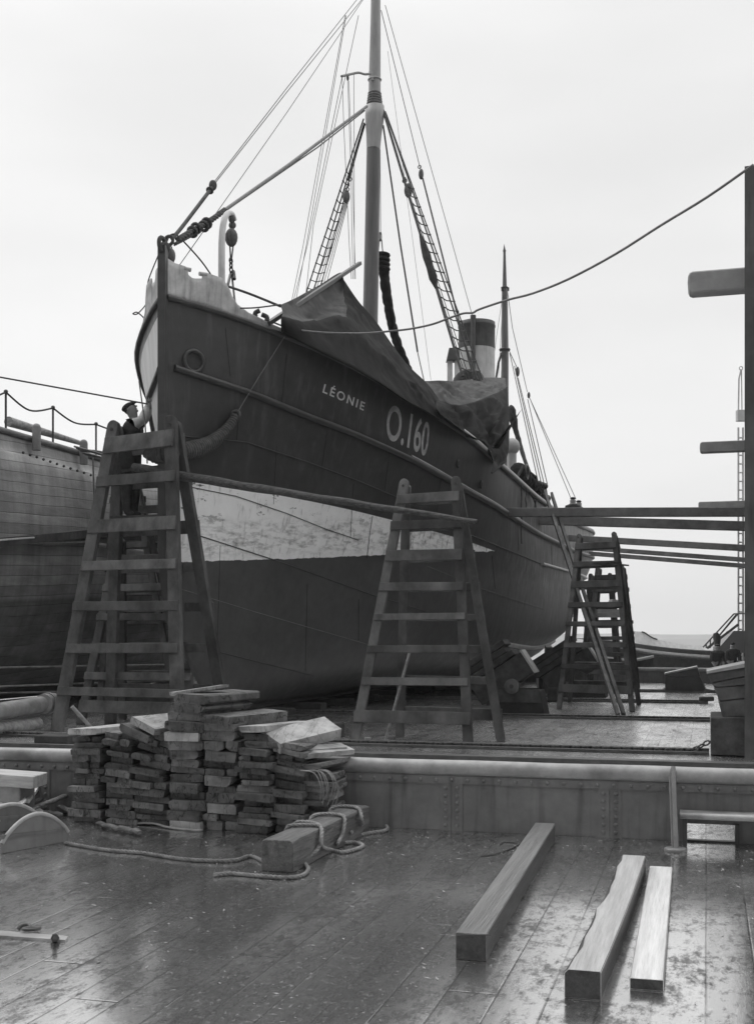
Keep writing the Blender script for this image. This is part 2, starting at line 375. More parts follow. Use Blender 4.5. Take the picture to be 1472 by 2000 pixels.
def deck_material(name, gr, mixv, coatr):
    m = bpy.data.materials.new(name); m.use_nodes = True
    N, L = m.node_tree.nodes, m.node_tree.links; b = N['Principled BSDF']
    def math_(op, a, c=None, v=None):
        n = N.new('ShaderNodeMath'); n.operation = op; L.new(a, n.inputs[0])
        if c is not None: L.new(c, n.inputs[1])
        if v is not None: n.inputs[1].default_value = v
        return n.outputs[0]
    def rng(s, a, c, d, e):
        n = N.new('ShaderNodeMapRange'); n.inputs[1].default_value = a; n.inputs[2].default_value = c; n.inputs[3].default_value = d; n.inputs[4].default_value = e
        L.new(s, n.inputs[0]); return n.outputs[0]
    def noise(scale, stretch, detail=6, rough=.6):
        mp = N.new('ShaderNodeMapping'); mp.inputs['Scale'].default_value = stretch; L.new(t.outputs['Object'], mp.inputs[0])
        n = N.new('ShaderNodeTexNoise'); n.inputs['Scale'].default_value = scale; n.inputs['Detail'].default_value = detail; n.inputs['Roughness'].default_value = rough
        L.new(mp.outputs[0], n.inputs['Vector']); return n.outputs['Fac']
    t = N.new('ShaderNodeTexCoord'); sp = N.new('ShaderNodeSeparateXYZ'); L.new(t.outputs['Object'], sp.inputs[0])
    px = math_('DIVIDE', sp.outputs[0], v=.21); idx = math_('FLOOR', px); fx = math_('FRACT', px)
    edge = math_('MINIMUM', fx, math_('SUBTRACT', N.new('ShaderNodeValue').outputs[0], fx)) if False else None
    e1 = math_('ABSOLUTE', math_('SUBTRACT', fx, v=.5)); seam = rng(e1, .470, .490, 0, 1)
    wn_ = N.new('ShaderNodeTexWhiteNoise'); wn_.noise_dimensions = '1D'; L.new(idx, wn_.inputs['W'])
    yo = math_('ADD', math_('DIVIDE', sp.outputs[1], v=4.2), math_('MULTIPLY', wn_.outputs['Value'], v=7.0))
    fy = math_('FRACT', yo); e2 = math_('ABSOLUTE', math_('SUBTRACT', fy, v=.5)); butt = rng(e2, .4975, .4995, 0, 1)
    cb = N.new('ShaderNodeCombineXYZ'); L.new(idx, cb.inputs[0]); L.new(math_('FLOOR', yo), cb.inputs[1])
    wt = N.new('ShaderNodeTexWhiteNoise'); wt.noise_dimensions = '2D'; L.new(cb.outputs[0], wt.inputs['Vector'])
    gap = math_('MAXIMUM', seam, butt)
    seamn = rng(noise(2.0, (1, .6, 1)), .35, .6, .25, 1); gap = math_('MULTIPLY', gap, seamn)
    grain = noise(6, (5, .35, 1), 8, .7); big = noise(.55, (1.3, .55, 1), 7, .6); med = noise(2.6, (1.5, .6, 1), 8, .68); fleck = noise(38, (1, .7, 1), 4, .75)
    # base colour: plank tone, grain, worn pale scum and flecks
    base = math_('MULTIPLY', rng(wt.outputs['Value'], 0, 1, .014, .028), rng(grain, .25, .75, .7, 1.35))
    fine = noise(15, (1.3, .6, 1), 6, .75)
    scum = math_('MULTIPLY', rng(math_('ADD', math_('MULTIPLY', med, v=.55), math_('MULTIPLY', fine, v=.45)), .47, .60, 0, 1), rng(big, .35, .6, .35, 1))
    base = math_('ADD', base, math_('MULTIPLY', scum, v=.05))
    base = math_('ADD', base, math_('MULTIPLY', rng(fleck, .57, .63, 0, .30), rng(med, .4, .6, .2, 1)))
    base = math_('MULTIPLY', base, rng(gap, 0, 1, 1, .25))
    L.new(base, b.inputs['Base Color'])
    wet = rng(big, .38, .62, 0, 1)
    ro = math_('ADD', rng(wet, 0, 1, .42, .28), math_('MULTIPLY', scum, v=.14)); ro = math_('ADD', ro, rng(grain, .3, .7, -.04, .06))
    L.new(ro, b.inputs['Roughness']); b.inputs['Specular IOR Level'].default_value = .4; b.inputs['IOR'].default_value = 1.5
    L.new(math_('MULTIPLY', rng(wet, 0, 1, .6, 1.0), rng(math_('ADD', math_('MULTIPLY', fine, v=.6), math_('MULTIPLY', med, v=.4)), .42, .50, .12, 1)), b.inputs['Coat Weight']); b.inputs['Coat Roughness'].default_value = coatr; b.inputs['Coat IOR'].default_value = 3.4
    h = math_('SUBTRACT', math_('ADD', math_('MULTIPLY', grain, v=.22), math_('MULTIPLY', fleck, v=.16)), math_('MULTIPLY', gap, v=1.0))
    cup = math_('MULTIPLY', math_('MULTIPLY', e1, e1), v=-1.1); h = math_('ADD', h, cup)
    h = math_('ADD', h, math_('MULTIPLY', med, v=.5))
    bp = N.new('ShaderNodeBump'); bp.inputs['Strength'].default_value = .22; bp.inputs['Distance'].default_value = .012
    L.new(h, bp.inputs['Height']); L.new(bp.outputs[0], b.inputs['Normal'])
    bp2 = N.new('ShaderNodeBump'); bp2.inputs['Strength'].default_value = .06; bp2.inputs['Distance'].default_value = .02
    L.new(h, bp2.inputs['Height']); L.new(bp2.outputs[0], b.inputs['Coat Normal'])
    gl = N.new('ShaderNodeBsdfGlossy'); gl.inputs['Color'].default_value = (.95, .95, .95, 1); gl.inputs['Roughness'].default_value = gr; L.new(bp2.outputs[0], gl.inputs['Normal'])
    msk = rng(math_('ADD', math_('MULTIPLY', fine, v=.6), math_('MULTIPLY', med, v=.4)), .40, .52, .04, 1)
    msk = math_('MULTIPLY', msk, rng(gap, 0, 1, 1, .1)); msk = math_('MULTIPLY', msk, rng(wt.outputs['Value'], 0, 1, .62, 1))
    ms = N.new('ShaderNodeMixShader'); L.new(math_('MULTIPLY', math_('MULTIPLY', msk, rng(wet, 0, 1, .6, 1)), v=mixv), ms.inputs[0]); L.new(b.outputs[0], ms.inputs[1]); L.new(gl.outputs[0], ms.inputs[2])
    L.new(ms.outputs[0], N['Material Output'].inputs['Surface'])
    return m
M_DECK = deck_material('wet_deck_planks', .17, 1.0, .07)
M_FLOOR = deck_material('wet_dock_floor_planks', .27, .9, .2)
def deck(name, q0, q1, p0, p1, m=None):
    me = bpy.data.meshes.new(name); ob = bpy.data.objects.new(name, me); COL.objects.link(ob); ob.rotation_euler = (0, 0, -DA)
    mb = MB(); mb.box(((q0 + q1) / 2, (p0 + p1) / 2, -.6), (q1 - q0, p1 - p0, 1.2)); 
    me.from_pydata([tuple(v) for v in mb.v], [], mb.f); me.materials.append(m or M_DECK); tag(ob, kind='structure'); return ob
deck('foreground_deck', -11, 5.5, -6, 8.85)
deck('dock_floor', -24, 7.5, 8.86, 37.9, M_FLOOR)
deck('far_dock_floor', -9.5, 6.3, 38.1, 50, M_FLOOR)

# ------------------------------------------------------------------ hull paint
def hull_material():
    m = bpy.data.materials.new('hull_paint'); m.use_nodes = True
    N, L = m.node_tree.nodes, m.node_tree.links; b = N['Principled BSDF']; t = N.new('ShaderNodeTexCoord')
    def M_(op, a, c):
        n = N.new('ShaderNodeMath'); n.operation = op
        for i, x in enumerate((a, c)):
            if isinstance(x, (int, float)): n.inputs[i].default_value = x
            else: L.new(x, n.inputs[i])
        return n.outputs[0]
    def rng(s, a, c, d, e):
        n = N.new('ShaderNodeMapRange'); n.inputs[1].default_value = a; n.inputs[2].default_value = c; n.inputs[3].default_value = d; n.inputs[4].default_value = e
        L.new(s, n.inputs[0]); return n.outputs[0]
    def noise(scale, stretch=(1, 1, 1), detail=7, rough=.62):
        mp = N.new('ShaderNodeMapping'); mp.inputs['Scale'].default_value = stretch; L.new(t.outputs['Object'], mp.inputs[0])
        n = N.new('ShaderNodeTexNoise'); n.inputs['Scale'].default_value = scale; n.inputs['Detail'].default_value = detail; n.inputs['Roughness'].default_value = rough
        L.new(mp.outputs[0], n.inputs['Vector']); return n.outputs['Fac']
    def mix(f, a, c):
        n = N.new('ShaderNodeMix'); n.data_type = 'FLOAT'
        for i, x in ((0, f), (2, a), (3, c)):
            if isinstance(x, (int, float)): n.inputs[i].default_value = x
            else: L.new(x, n.inputs[i])
        return n.outputs[0]
    sp = N.new('ShaderNodeSeparateXYZ'); L.new(t.outputs['Object'], sp.inputs[0]); T, Y, Z = sp.outputs
    nf = noise(5, (1, 1, 1)); nb = noise(.9); st = noise(2.2, (3, 3, .28)); st2 = noise(6, (3, 3, .22)); ragg = M_('MULTIPLY', M_('SUBTRACT', noise(3, (1, 1, .5)), .5), .10)
    dark = mix(rng(Z, 2.9, 3.1, 0, 1), .066, .038)
    dark = M_('MULTIPLY', dark, rng(nf, .25, .75, .8, 1.2)); dark = M_('MULTIPLY', dark, rng(nb, .3, .7, .82, 1.2))
    dark = M_('ADD', dark, M_('MULTIPLY', rng(st, .52, .68, 0, .035), rng(Z, 3.4, 6, .2, 1)))
    # scuffed, rain washed plating towards the stern, with sky sheen painted in as grey
    aft = rng(T, 9, 20, 0, 1); wash_sheen = M_('ADD', M_('MULTIPLY', rng(st2, .44, .64, .0, .36), rng(st, .40, .58, .3, 1)), .035)
    wash_sheen = M_('MULTIPLY', wash_sheen, rng(Z, 1.4, 3.0, .12, 1)); dark = M_('ADD', dark, M_('MULTIPLY', aft, wash_sheen))
    # pale primed band along the waterline, from the stem to a point a third of the way aft
    lo = M_('ADD', M_('MULTIPLY', T, .08), 2.63); hi = M_('SUBTRACT', 4.07, M_('MULTIPLY', T, .06))
    zz = M_('ADD', Z, ragg)
    band = M_('MULTIPLY', M_('GREATER_THAN', zz, lo), M_('LESS_THAN', Z, hi)); band = M_('MULTIPLY', band, M_('LESS_THAN', Y, .1))
    rel = M_('SUBTRACT', Z, lo)
    pale = M_('MULTIPLY', rng(nf, .25, .75, .92, 1.05), .84); pale = M_('MULTIPLY', pale, rng(T, 5.5, 8.5, 1, .95))
    dirt = M_('MULTIPLY', rng(noise(3.2, (1, 1, 3), 10, .72), .47, .66, 0, .65), M_('MULTIPLY', rng(rel, .75, .5, 0, 1), rng(rel, .02, .2, .15, 1)))
    pale = M_('MULTIPLY', pale, M_('SUBTRACT', 1.0, dirt))
    strk = M_('MULTIPLY', rng(noise(3.0, (4, 4, .35)), .57, .66, 0, .75), rng(T, 5, 7.5, .45, 1)); pale = M_('MULTIPLY', pale, M_('SUBTRACT', 1.0, strk))
    rust = M_('MULTIPLY', rng(noise(1.8, (1.3, 1.3, 3), 10, .75), .585, .605, 0, .85), rng(rel, .45, .9, 0, 1)); pale = M_('MULTIPLY', pale, M_('SUBTRACT', 1.0, rust))
    col = mix(band, dark, pale)
    # freshly painted starboard bow
    sb = M_('MULTIPLY', M_('GREATER_THAN', Y, .06), M_('LESS_THAN', M_('ADD', Z, M_('MULTIPLY', T, .2)), 6.62)); sb = M_('MULTIPLY', sb, M_('GREATER_THAN', Z, 4.4)); sb = M_('MULTIPLY', sb, M_('LESS_THAN', T, 3.2))
    col = mix(sb, col, M_('MULTIPLY', rng(st, .3, .7, .7, 1.25), .5))
    L.new(col, b.inputs['Base Color'])
    ro = mix(rng(st, .35, .7, 0, 1), .38, .55); ro = mix(band, ro, .6); L.new(ro, b.inputs['Roughness']); b.inputs['Specular IOR Level'].default_value = .4
    bp = N.new('ShaderNodeBump'); bp.inputs['Strength'].default_value = .18; bp.inputs['Distance'].default_value = .03
    L.new(M_('ADD', nb, M_('MULTIPLY', nf, .25)), bp.inputs['Height']); L.new(bp.outputs[0], b.inputs['Normal'])
    return m
M_HULL = hull_material()

# ------------------------------------------------------------------ THE STEAM TRAWLER
SHIP = root('steam_trawler', (XB, DB, 0), SHIP_ROT)
tag(SHIP, 'dark hulled steam trawler on the dock blocks, bow towards us, with tall mast and funnel', 'ship')
ts = [0, .04, .1, .2, .35, .5, .7, .9, 1.15, 1.4, 1.7, 2.1, 2.5, 3, 3.5, 4, 4.6, 5.3, 6, 7, 8, 9, 10, 11.5, 13, 14.5, 16, 17.5, 19, 20.5, 22, 23.3, 24.5, 25.6, 26.7, 27.7, 28.5, 29.2, 29.9, 30.6, 31.2, 31.8, 32.3, 32.7, 32.95]
NZ = 30
def hull_side(sgn):
    rows = []
    for t in ts:
        zs = interp(Z_SHEER, t); row = []
        for j in range(NZ + 1):
            s = j / NZ; z = .2 + (zs - .2) * (s ** 1.15)
            tt = max(t, stem(z)); 
            # the stern: counter closes at different heights
            row.append(sw(tt, sgn * max(half(tt, z), .03), z))
        rows.append(row)
    return rows
mb = MB(); a = hull_side(1); b = hull_side(-1)
mb.grid(a); mb.grid([list(reversed(r)) for r in b])
for i in range(len(ts) - 1): mb.add([a[i][0], a[i + 1][0], b[i + 1][0], b[i][0]], [(0, 1, 2, 3)])
mb.grid([[a[-1][j], b[-1][j]] for j in range(NZ + 1)])
mb.build('hull', M_HULL, SHIP, doubles=True)
mb = MB(); rows = [[sw(t, s * max(half(t, interp(Z_SHEER, t) - .9) - .05, .01), interp(Z_SHEER, t) - .9) for s in (-1, -.3, .3, 1)] for t in ts[4:-2]]
mb.grid(rows, False); mb.build('deck', M_LINER, SHIP)
# stem bar
mb = MB(); P = []
for z in [7.6, 7.2, 6.8, 6, 5, 4, 3.4, 3.0, 2.7, 2.3, 2.0, 1.7, 1.4, 1.1, .85, .65, .5, .38, .28, .2]: P.append(sw(stem(z) - .03, 0, z))
for i in range(len(P) - 1): mb.beam(P[i], P[i + 1] + (P[i + 1] - P[i]) * .02, .13, .10, up=tuple(sw(-1, 0, 0) - sw(0, 0, 0)))
mb.build('stem_bar', M_HULLK, SHIP)
mb = MB()
for i in range(8): mb.beam(sw(2.9 + i * 3.3, 0, .2), sw(2.9 + (i + 1) * 3.3, 0, .2), .16, .1)
mb.build('keel', M_HULLK, SHIP)
def hull_line(zf, t0, t1, off, n=60, side=1):
    return [sw(t, side * (half(t, zf(t)) + off), zf(t)) for t in [t0 + (t1 - t0) * i / n for i in range(n + 1)]]
for side in (1, -1):
    mb = MB(); mb.tube(hull_line(lambda t: interp(Z_SHEER, t) + .0, .02, 32.6, .02, 90, side), .05, 8, flat=1.0); mb.build('sheer_moulding', M_HULLK if True else 0, SHIP)
    mb = MB(); mb.tube(hull_line(lambda t: interp(Z_STRAKE, t), .12, 32.0, .02, 90, side), .055, 8); mb.build('rubbing_strake', M_HULLK, SHIP)
mb = MB(); mb.tube(hull_line(lambda t: interp(Z_STRAKE, t) + .05, 5.2, 31.6, .045, 80), .022, 6); tag(mb.build('strake_capping', M_RAIL, SHIP), 'pale upper edge of the rubbing strake')  # pale line along the strake's upper edge
mb = MB(); mb.tube(hull_line(lambda t: interp(Z_SHEER, t) + .07, 5.5, 32.2, .0, 80), .042, 8); mb.build('rail', M_RAIL, SHIP)
mb = MB(); mb.tube(hull_line(lambda t: interp(Z_SHEER, t) + .07, 2.5, 32.2, .0, 80, -1), .055, 8); mb.build('rail', M_RAIL, SHIP)
zlow = lambda t: 3.42 + (t - 15) * .012
mb = MB(); mb.tube(hull_line(zlow, 15.1, 30.8, .02, 40), .045, 8); mb.build('lower_strake', M_RAIL, SHIP)
mb = MB(); mb.tube(hull_line(lambda t: 2.08 + (t - 20) * .02, 20.2, 27.5, .03, 20), .04, 8); mb.build('quarter_strake', M_RAIL, SHIP)
# plate laps
def seam_px(pts, name='plate_seam', r=.010, m=M_BLACK):
    q = []
    for i in range(len(pts) - 1):
        for k in range(10):
            u = pts[i][0] + (pts[i + 1][0] - pts[i][0]) * k / 10; v = pts[i][1] + (pts[i + 1][1] - pts[i][1]) * k / 10; q.append(hs(u, v, .004))
    q.append(hs(*pts[-1], .004)); mb = MB(); mb.tube(q, r, 5); mb.build(name, m, SHIP)
seam_px([(350, 1035), (388, 1046), (545, 1097), (735, 1165), (786, 1180), (834, 1197)])
seam_px([(335, 850), (480, 864), (600, 903), (700, 940), (800, 983), (912, 1043), (985, 1072), (1055, 1101)], r=.014)
seam_px([(345, 1250), (425, 1273), (520, 1297), (612, 1320)])
seam_px([(375, 952), (460, 969), (560, 1003), (640, 1035), (700, 1055)], r=.008)
seam_px([(351, 1150), (500, 1196), (719, 1259)], r=.006, m=M_WIRE)
seam_px([(834, 1106), (940, 1150), (1060, 1190)], r=.006, m=M_WIRE)
seam_px([(727, 1008), (722, 1040), (716, 1090)], r=.006)
for (ua, va, ub, vb_) in ((470, 768, 462, 860), (640, 832, 628, 915), (760, 882, 750, 962), (860, 935, 852, 1008), (540, 870, 534, 985), (690, 945, 684, 1050), (430, 1065, 424, 1270), (600, 1140, 596, 1310), (700, 1170, 700, 1250), (960, 1085, 966, 1150), (1010, 1020, 1012, 1075), (1075, 1065, 1078, 1110)): seam_px([(ua, va), (ub, vb_)], r=.004)
seam_px([(440, 640), (450, 735)], r=.005); seam_px([(560, 690), (550, 790)], r=.005)
# bow bulwark plating with chocks, both sides
PROF = [(322, 580), (313, 495), (320, 500), (328, 507), (340, 515), (355, 521), (361, 523), (362, 538), (369, 544), (377, 545), (388, 545), (389.5, 534), (399, 534), (415, 540), (426, 544), (436, 556), (442, 567), (448, 578), (460, 595), (470, 604), (480, 611), (499, 620), (524, 632), (546, 642), (575, 655), (604, 672)]
def pl_side(u, v):
    b = 3.0
    t, z, D = 0, 7, 18
    while b > -.1:
        t, z, D = onplane(u, v, b)
        if t > -.2 and interp(P_SHEER, max(t, 0)) >= b: break
        b -= .01
    return max(t, 0.0), z
prof = [(0.0, 6.81)] + [(0.0, 7.52)] + [pl_side(*p) for p in PROF[2:]] 
te = prof[-1][0]; prof += [(te + .25, interp(Z_SHEER, te + .25) + .02)]
def col_spans(t):
    zs = []
    n = len(prof)
    for i in range(1, n - 1):
        (t0, z0), (t1, z1) = prof[i], prof[i + 1]
        if (t0 <= t < t1) or (t1 <= t < t0): zs.append(z0 + (z1 - z0) * (t - t0) / (t1 - t0))
    zs.sort(); zl = interp(Z_SHEER, t); zs = [z for z in zs if z > zl - .05]
    return [zl] + zs
for side in (1, -1):
    mb = MB(); N_ = 330; prev = None; dt = (te + .24) / N_
    for i in range(N_ + 1):
        t = i * dt; sp = col_spans(t + 1e-5)
        if len(sp) % 2: sp = sp[:-1]
        cur = [(sp[k], sp[k + 1]) for k in range(0, len(sp), 2)]
        if prev and len(prev[1]) == len(cur):
            for (a0, a1), (b0, b1) in zip(prev[1], cur):
                ns = 6
                r0 = [sw(prev[0], side * half(prev[0], a0 + (a1 - a0) * j / ns), a0 + (a1 - a0) * j / ns) for j in range(ns + 1)]
                r1 = [sw(t, side * half(t, b0 + (b1 - b0) * j / ns), b0 + (b1 - b0) * j / ns) for j in range(ns + 1)]
                mb.grid([r0, r1])
        elif prev:
            a0, a1 = prev[1][0]; b0, b1 = cur[0]
            mb.add([sw(prev[0], side * half(prev[0], a0), a0), sw(t, side * half(t, b0), b0), sw(t, side * half(t, b1), b1), sw(prev[0], side * half(prev[0], min(a1, b1 + .0)), min(a1, b1 + .0))], [(0, 1, 2, 3)], True)
        prev = (t, cur)
    if side == 1:
        for a_, b_ in (((356, 525), (367, 528)), ((399, 537), (385, 535))):
            ta, za = pl_side(*a_); tb, zb_ = pl_side(*b_); mb.tube([sw(ta, half(ta, za), za), sw(tb, half(tb, zb_), zb_)], .035, 8)
    mb.build('bow_bulwark', M_BULW, SHIP, solid=.022, doubles=True)
# hawse pipe
r = onhull(378, 706); c = sw(*r); e = .05
n_ = (sw(r[0] + e, half(r[0] + e, r[2]), r[2]) - sw(r[0] - e, half(r[0] - e, r[2]), r[2])).cross(sw(r[0], half(r[0], r[2] + e), r[2] + e) - sw(r[0], half(r[0], r[2] - e), r[2] - e)).normalized()
if n_.y > 0: n_ = -n_
mb = MB(); mb.torus(c + n_ * .02, n_, .165, .035, 32, 8, 1.0); h = mb.build('hawse_pipe', M_HULLK, SHIP)
mb = MB(); mb.tube([c + n_ * .012, c - n_ * .3], .16, 24); mb.build('hawse_hole', M_BLACK, h)
# scuppers aft
for (u, v) in ((938, 946), (893, 905)):
    c = hs(u, v, .01); mb = MB(); mb.torus(c, SN + (0,), .045, .03, 14, 6, 1.6, (0, 0, 1)); mb.build('scupper', M_BLACK, SHIP)
# name and number, painted letters that follow the plating
def letters(text, p_bl, p_br, p_tl, mname, sx=1.0, offset=0.0, name='lettering', off=.006, shear=0.0, label=None):
    cu = bpy.data.curves.new('tmp', 'FONT'); cu.body = text; cu.size = 1.0; cu.offset = offset; cu.resolution_u = 6; cu.space_character = sx
    ob = bpy.data.objects.new('tmp', cu); COL.objects.link(ob); bpy.context.view_layer.update()
    ev = ob.evaluated_get(bpy.context.evaluated_depsgraph_get()); me = ev.to_mesh()
    V = [v.co.copy() for v in me.vertices]; Fc = [list(p.vertices) for p in me.polygons]; ev.to_mesh_clear()
    bpy.data.objects.remove(ob)
    x0 = min(v.x for v in V); x1 = max(v.x for v in V); y1 = .69
    A = onhull(*p_bl); B = onhull(*p_br); C = onhull(*p_tl)
    mb = MB(); vs = []
    for v in V:
        a_ = (v.x - x0) / (x1 - x0); h_ = v.y / y1
        t = A[0] + (B[0] - A[0]) * a_ + (C[0] - A[0]) * h_; z = A[2] + (B[2] - A[2]) * a_ + (C[2] - A[2]) * h_
        vs.append(sw(t, half(t, z) + off, z))
    mb.add(vs, Fc); o = mb.build(name, mname, SHIP)
    if label: tag(o, label)
letters('LÉONIE', (629, 766), (709, 802), (633, 750), M_LETTER, 1.32, .018, 'ship_name', label='white painted name on the port bow')
letters('O.160', (751, 854), (832, 891), (758, 788), M_LETTERG, 1.0, .014, 'fishing_number', label='grey painted fishing number below the name')

def rig(name, segs, r, m=M_WIRE, parent=None, n=5):
    mb = MB()
    for s in segs: mb.tube(s, r, n)
    return mb.build(name, m, parent or SHIP)
# main mast
mb = MB(); mb.tube([pl(723, 900), pl(723, 620), pl(726, 480), pl(729, 292)], [.19, .185, .18, .165], 20); MAST = mb.build('main_mast', M_MAST, SHIP)
mb = MB(); mb.tube([pl(729, 292), pl(730, 262), pl(731.5, 230), pl(732, 208), pl(731.5, 203)], [.166, .19, .235, .23, .18], 20); mb.build('mast_hounds', M_MASTL, MAST)
mb = MB(); mb.tube([pl(731.5, 210), pl(731.5, 155), pl(733, 60), pl(734, -60), pl(734, -200)], [.155, .148, .13, .11, .09], 18); mb.build('topmast', M_MASTL, MAST)
mb = MB()
for k in range(5): mb.torus(pl(731.5, 203 - k * 5), (0.05, 0, 1), .17 - .008 * k, .032, 22, 6)
mb.build('rope_winding', M_WIRE, MAST)
mb = MB(); mb.torus(pl(731.5, 156), (0, 0, 1), .155, .02, 22, 6); mb.box(pl(727, 154), (.06, .06, .08)); mb.build('mast_band', M_MASTL, MAST)
mb = MB(); mb.tube(smooth_path([pl(723, 144), pl(712, 145), pl(700, 142), pl(684, 145), pl(667, 149)], 4), .028, 8); mb.build('signal_arm', M_WIRE, MAST)
# stays
TOP = pl(734, -200)
rig('forestay', [[pl(716, 208), pl(560, 325), pl(440, 410)]], .035, M_WIRE); rig('forestay', [[pl(712, 216), pl(620, 288), pl(408, 434)]], .016, M_WIRE)
mb = MB(); rope(mb, [pl(440, 410), pl(405, 435), pl(375, 452), pl(345, 470)], .05); rope(mb, [pl(408, 434), pl(380, 456), pl(340, 478)], .03)
for u, v in ((404, 436), (398, 442), (383, 446), (376, 453)): mb.torus(pl(u, v), (pl(408, 434) - pl(340, 478)), .075, .03, 12, 6)
mb.build('stay_lashing', M_ROPE, SHIP)
rig('topmast_stay', [[pl(712, -20), pl(560, 172), pl(418, 356)], [pl(722, -20), pl(560, 180), pl(420, 358)]], .009, M_WIRE)
mb = MB(); mb.tube(smooth_path([pl(416, 364), pl(385, 405), pl(352, 448), pl(336, 466)]), .032, 8); mb.ball(pl(416, 362), .07, (1, 1, 1.3)); mb.torus(pl(410, 372), pl(416, 364) - pl(336, 466), .05, .02, 12, 6); mb.build('stay_strop', M_ROPE, SHIP)
rig('halyard', [[pl(715, -10), pl(560, 220), pl(448, 380), pl(350, 519)]], .008)
mb = MB(); mb.torus(pl(317, 478), ND, .11, .035, 16, 8); mb.torus(pl(322, 488), ND, .10, .03, 16, 8); mb.torus(pl(330, 470), AD, .07, .03, 14, 6); mb.ball(pl(322, 483), .09); mb.build('stem_head_lashing', M_ROPE, SHIP)
mb = MB(); mb.ball(pl(334, 500), .10, (.75, .75, 1.25)); mb.torus(pl(334, 486), ND, .04, .012, 10, 5); mb.build('pulley_block', M_BLOCK, SHIP)
rig('loose_line', [smooth_path([pl(325, 476), pl(332, 460), pl(345, 459), pl(365, 478), pl(395, 512), pl(418, 545)])], .014, M_ROPE)
rig('loose_line', [smooth_path([pl(311, 495, -.1), pl(290, 548, -.9), pl(291, 566, -1.0), pl(288, 590, -1.0), pl(270, 612, -1.0), pl(260, 613, -1.0), pl(268, 610, -1), pl(282, 622, -1.0), pl(285, 632, -1.0)])], .011, M_ROPE)
# starboard shrouds
SB = -3.0
def shroud(name, a, c, r, m=M_ROPE): return rig(name, [[a, c]], r, m)
s1 = shroud('shroud', pl(710, 232, -.2), pl(597, 575, SB), .02); s2 = shroud('shroud', pl(711, 240, -.2), pl(610, 575, SB), .02); shroud('shroud', pl(712, 240, -.2), pl(622, 575, SB), .016)
def lerp(a, b, t): return a + (b - a) * t
def ratlines(parent, a0, a1, b0, b1, f0, f1, n, m=M_ROPE):
    for k in range(n):
        f = f0 + (f1 - f0) * k / (n - 1); p, q = lerp(a0, a1, f), lerp(b0, b1, f); mid = lerp(p, q, .5) - Vector((0, 0, .05))
        mb = MB(); mb.tube([p, mid, q], .014, 5); mb.ball(p, .028, nu=6, nv=4); mb.ball(q, .028, nu=6, nv=4); mb.build('ratline', m, parent)
ratlines(s1, pl(710, 232, -.2), pl(597, 575, SB), pl(712, 240, -.2), pl(622, 575, SB), .27, .96, 14)
shroud('runner', pl(713, 242, -.2), pl(680, 352, -.8), .018)
mb = MB(); 
for k in range(3): mb.torus(lerp(pl(683, 350, -.8), pl(678, 370, -.9), k / 2), ND if k % 2 else AD, .05, .014, 10, 5)
mb.build('shackle', M_BLACK, SHIP)
mb = MB(); mb.ball(pl(676, 384, -1), .13, (.75, .6, 1.35)); mb.build('pulley_block', M_BLOCK, SHIP)
rig('runner_fall', [[pl(673 + k * 1.6, 396, -1), pl(607 + k * 6, 578, SB + k * .1)] for k in range(5)], .009, M_ROPE)
rig('backstay', [[pl(674, 30, -.4), pl(592, 480, -2.4), pl(568, 596, SB)], [pl(676, 30, -.4), pl(598, 480, -2.4), pl(577, 592, SB)], [pl(700, 30, -.3), pl(612, 440, -2), pl(596, 585, SB)], [pl(668, 150), pl(600, 480, -2.4), pl(572, 592, SB)]], .008)
rig('halyard', [[pl(668, 150), pl(671, 240), pl(682, 480), pl(686, 545)], [pl(679, 158), pl(685, 330), pl(689, 545)], [pl(681, 158), pl(688, 330), pl(694, 545)], [pl(691, 146), pl(692, 545)]], .007)
mb = MB(); mb.ball(pl(679, 152), .045, (.7, .7, 1.6)); mb.build('pulley_block', M_BLOCK, SHIP)
# port shrouds
PB = 2.9
a0, a1 = pl(748, 215, .2), pl(903, 735, PB); b0, b1 = pl(752, 218, .2), pl(932, 742, PB + .1); c0, c1 = pl(754, 222, .2), pl(942, 742, PB + .1)
s3 = shroud('shroud', a0, a1, .034); s4 = shroud('shroud', b0, b1, .02); shroud('shroud', c0, c1, .016)
ratlines(s4, a0, a1, c0, c1, .3, .97, 20)
shroud('runner', pl(750, 225, .2), pl(788, 345, .6), .02)
mb = MB(); mb.torus(pl(790, 353, .6), AD, .055, .014, 10, 5); mb.torus(pl(791, 350, .6), ND, .045, .014, 10, 5); mb.build('shackle', M_BLACK, SHIP)
mb = MB(); mb.ball(pl(797, 372, .6), .14, (.75, .6, 1.35)); mb.build('pulley_block', M_BLOCK, SHIP)
rig('runner_fall', [[pl(797 + k * 2, 384, .6), pl(905 + k * 6, 742, PB)] for k in range(3)], .010, M_ROPE)
mb = MB(); mb.tube(smooth_path([lerp(a0, a1, .52), lerp(a0, a1, .6), lerp(a0, a1, .68), lerp(a0, a1, .73)], 6), [.03] * 2 + [.05, .075, .09, .1, .1, .09, .1, .11, .1, .09, .08, .07, .05, .04, .03][:17] , 8) if False else mb.tube([lerp(a0, a1, f) for f in (.50, .54, .58, .62, .66, .70)], [.03, .075, .1, .085, .1, .03], 8); mb.build('furled_flag', M_SAIL, SHIP)
rig('backstay', [[pl(744, 20, .1), pl(820, 328, .8)]], .010); rig('backstay', [[pl(825, 348, .8), pl(925, 742, PB)]], .022, M_ROPE)
mb = MB(); mb.ball(pl(822, 340, .8), .11, (.6, .6, 1.3)); mb.torus(pl(819, 326, .8), AD, .04, .012, 10, 5); mb.build('pulley_block', M_BLOCK, SHIP)
rig('backstay', [[pl(752, 10, .1), pl(884, 480, .9), pl(925, 628, 1)]], .009)
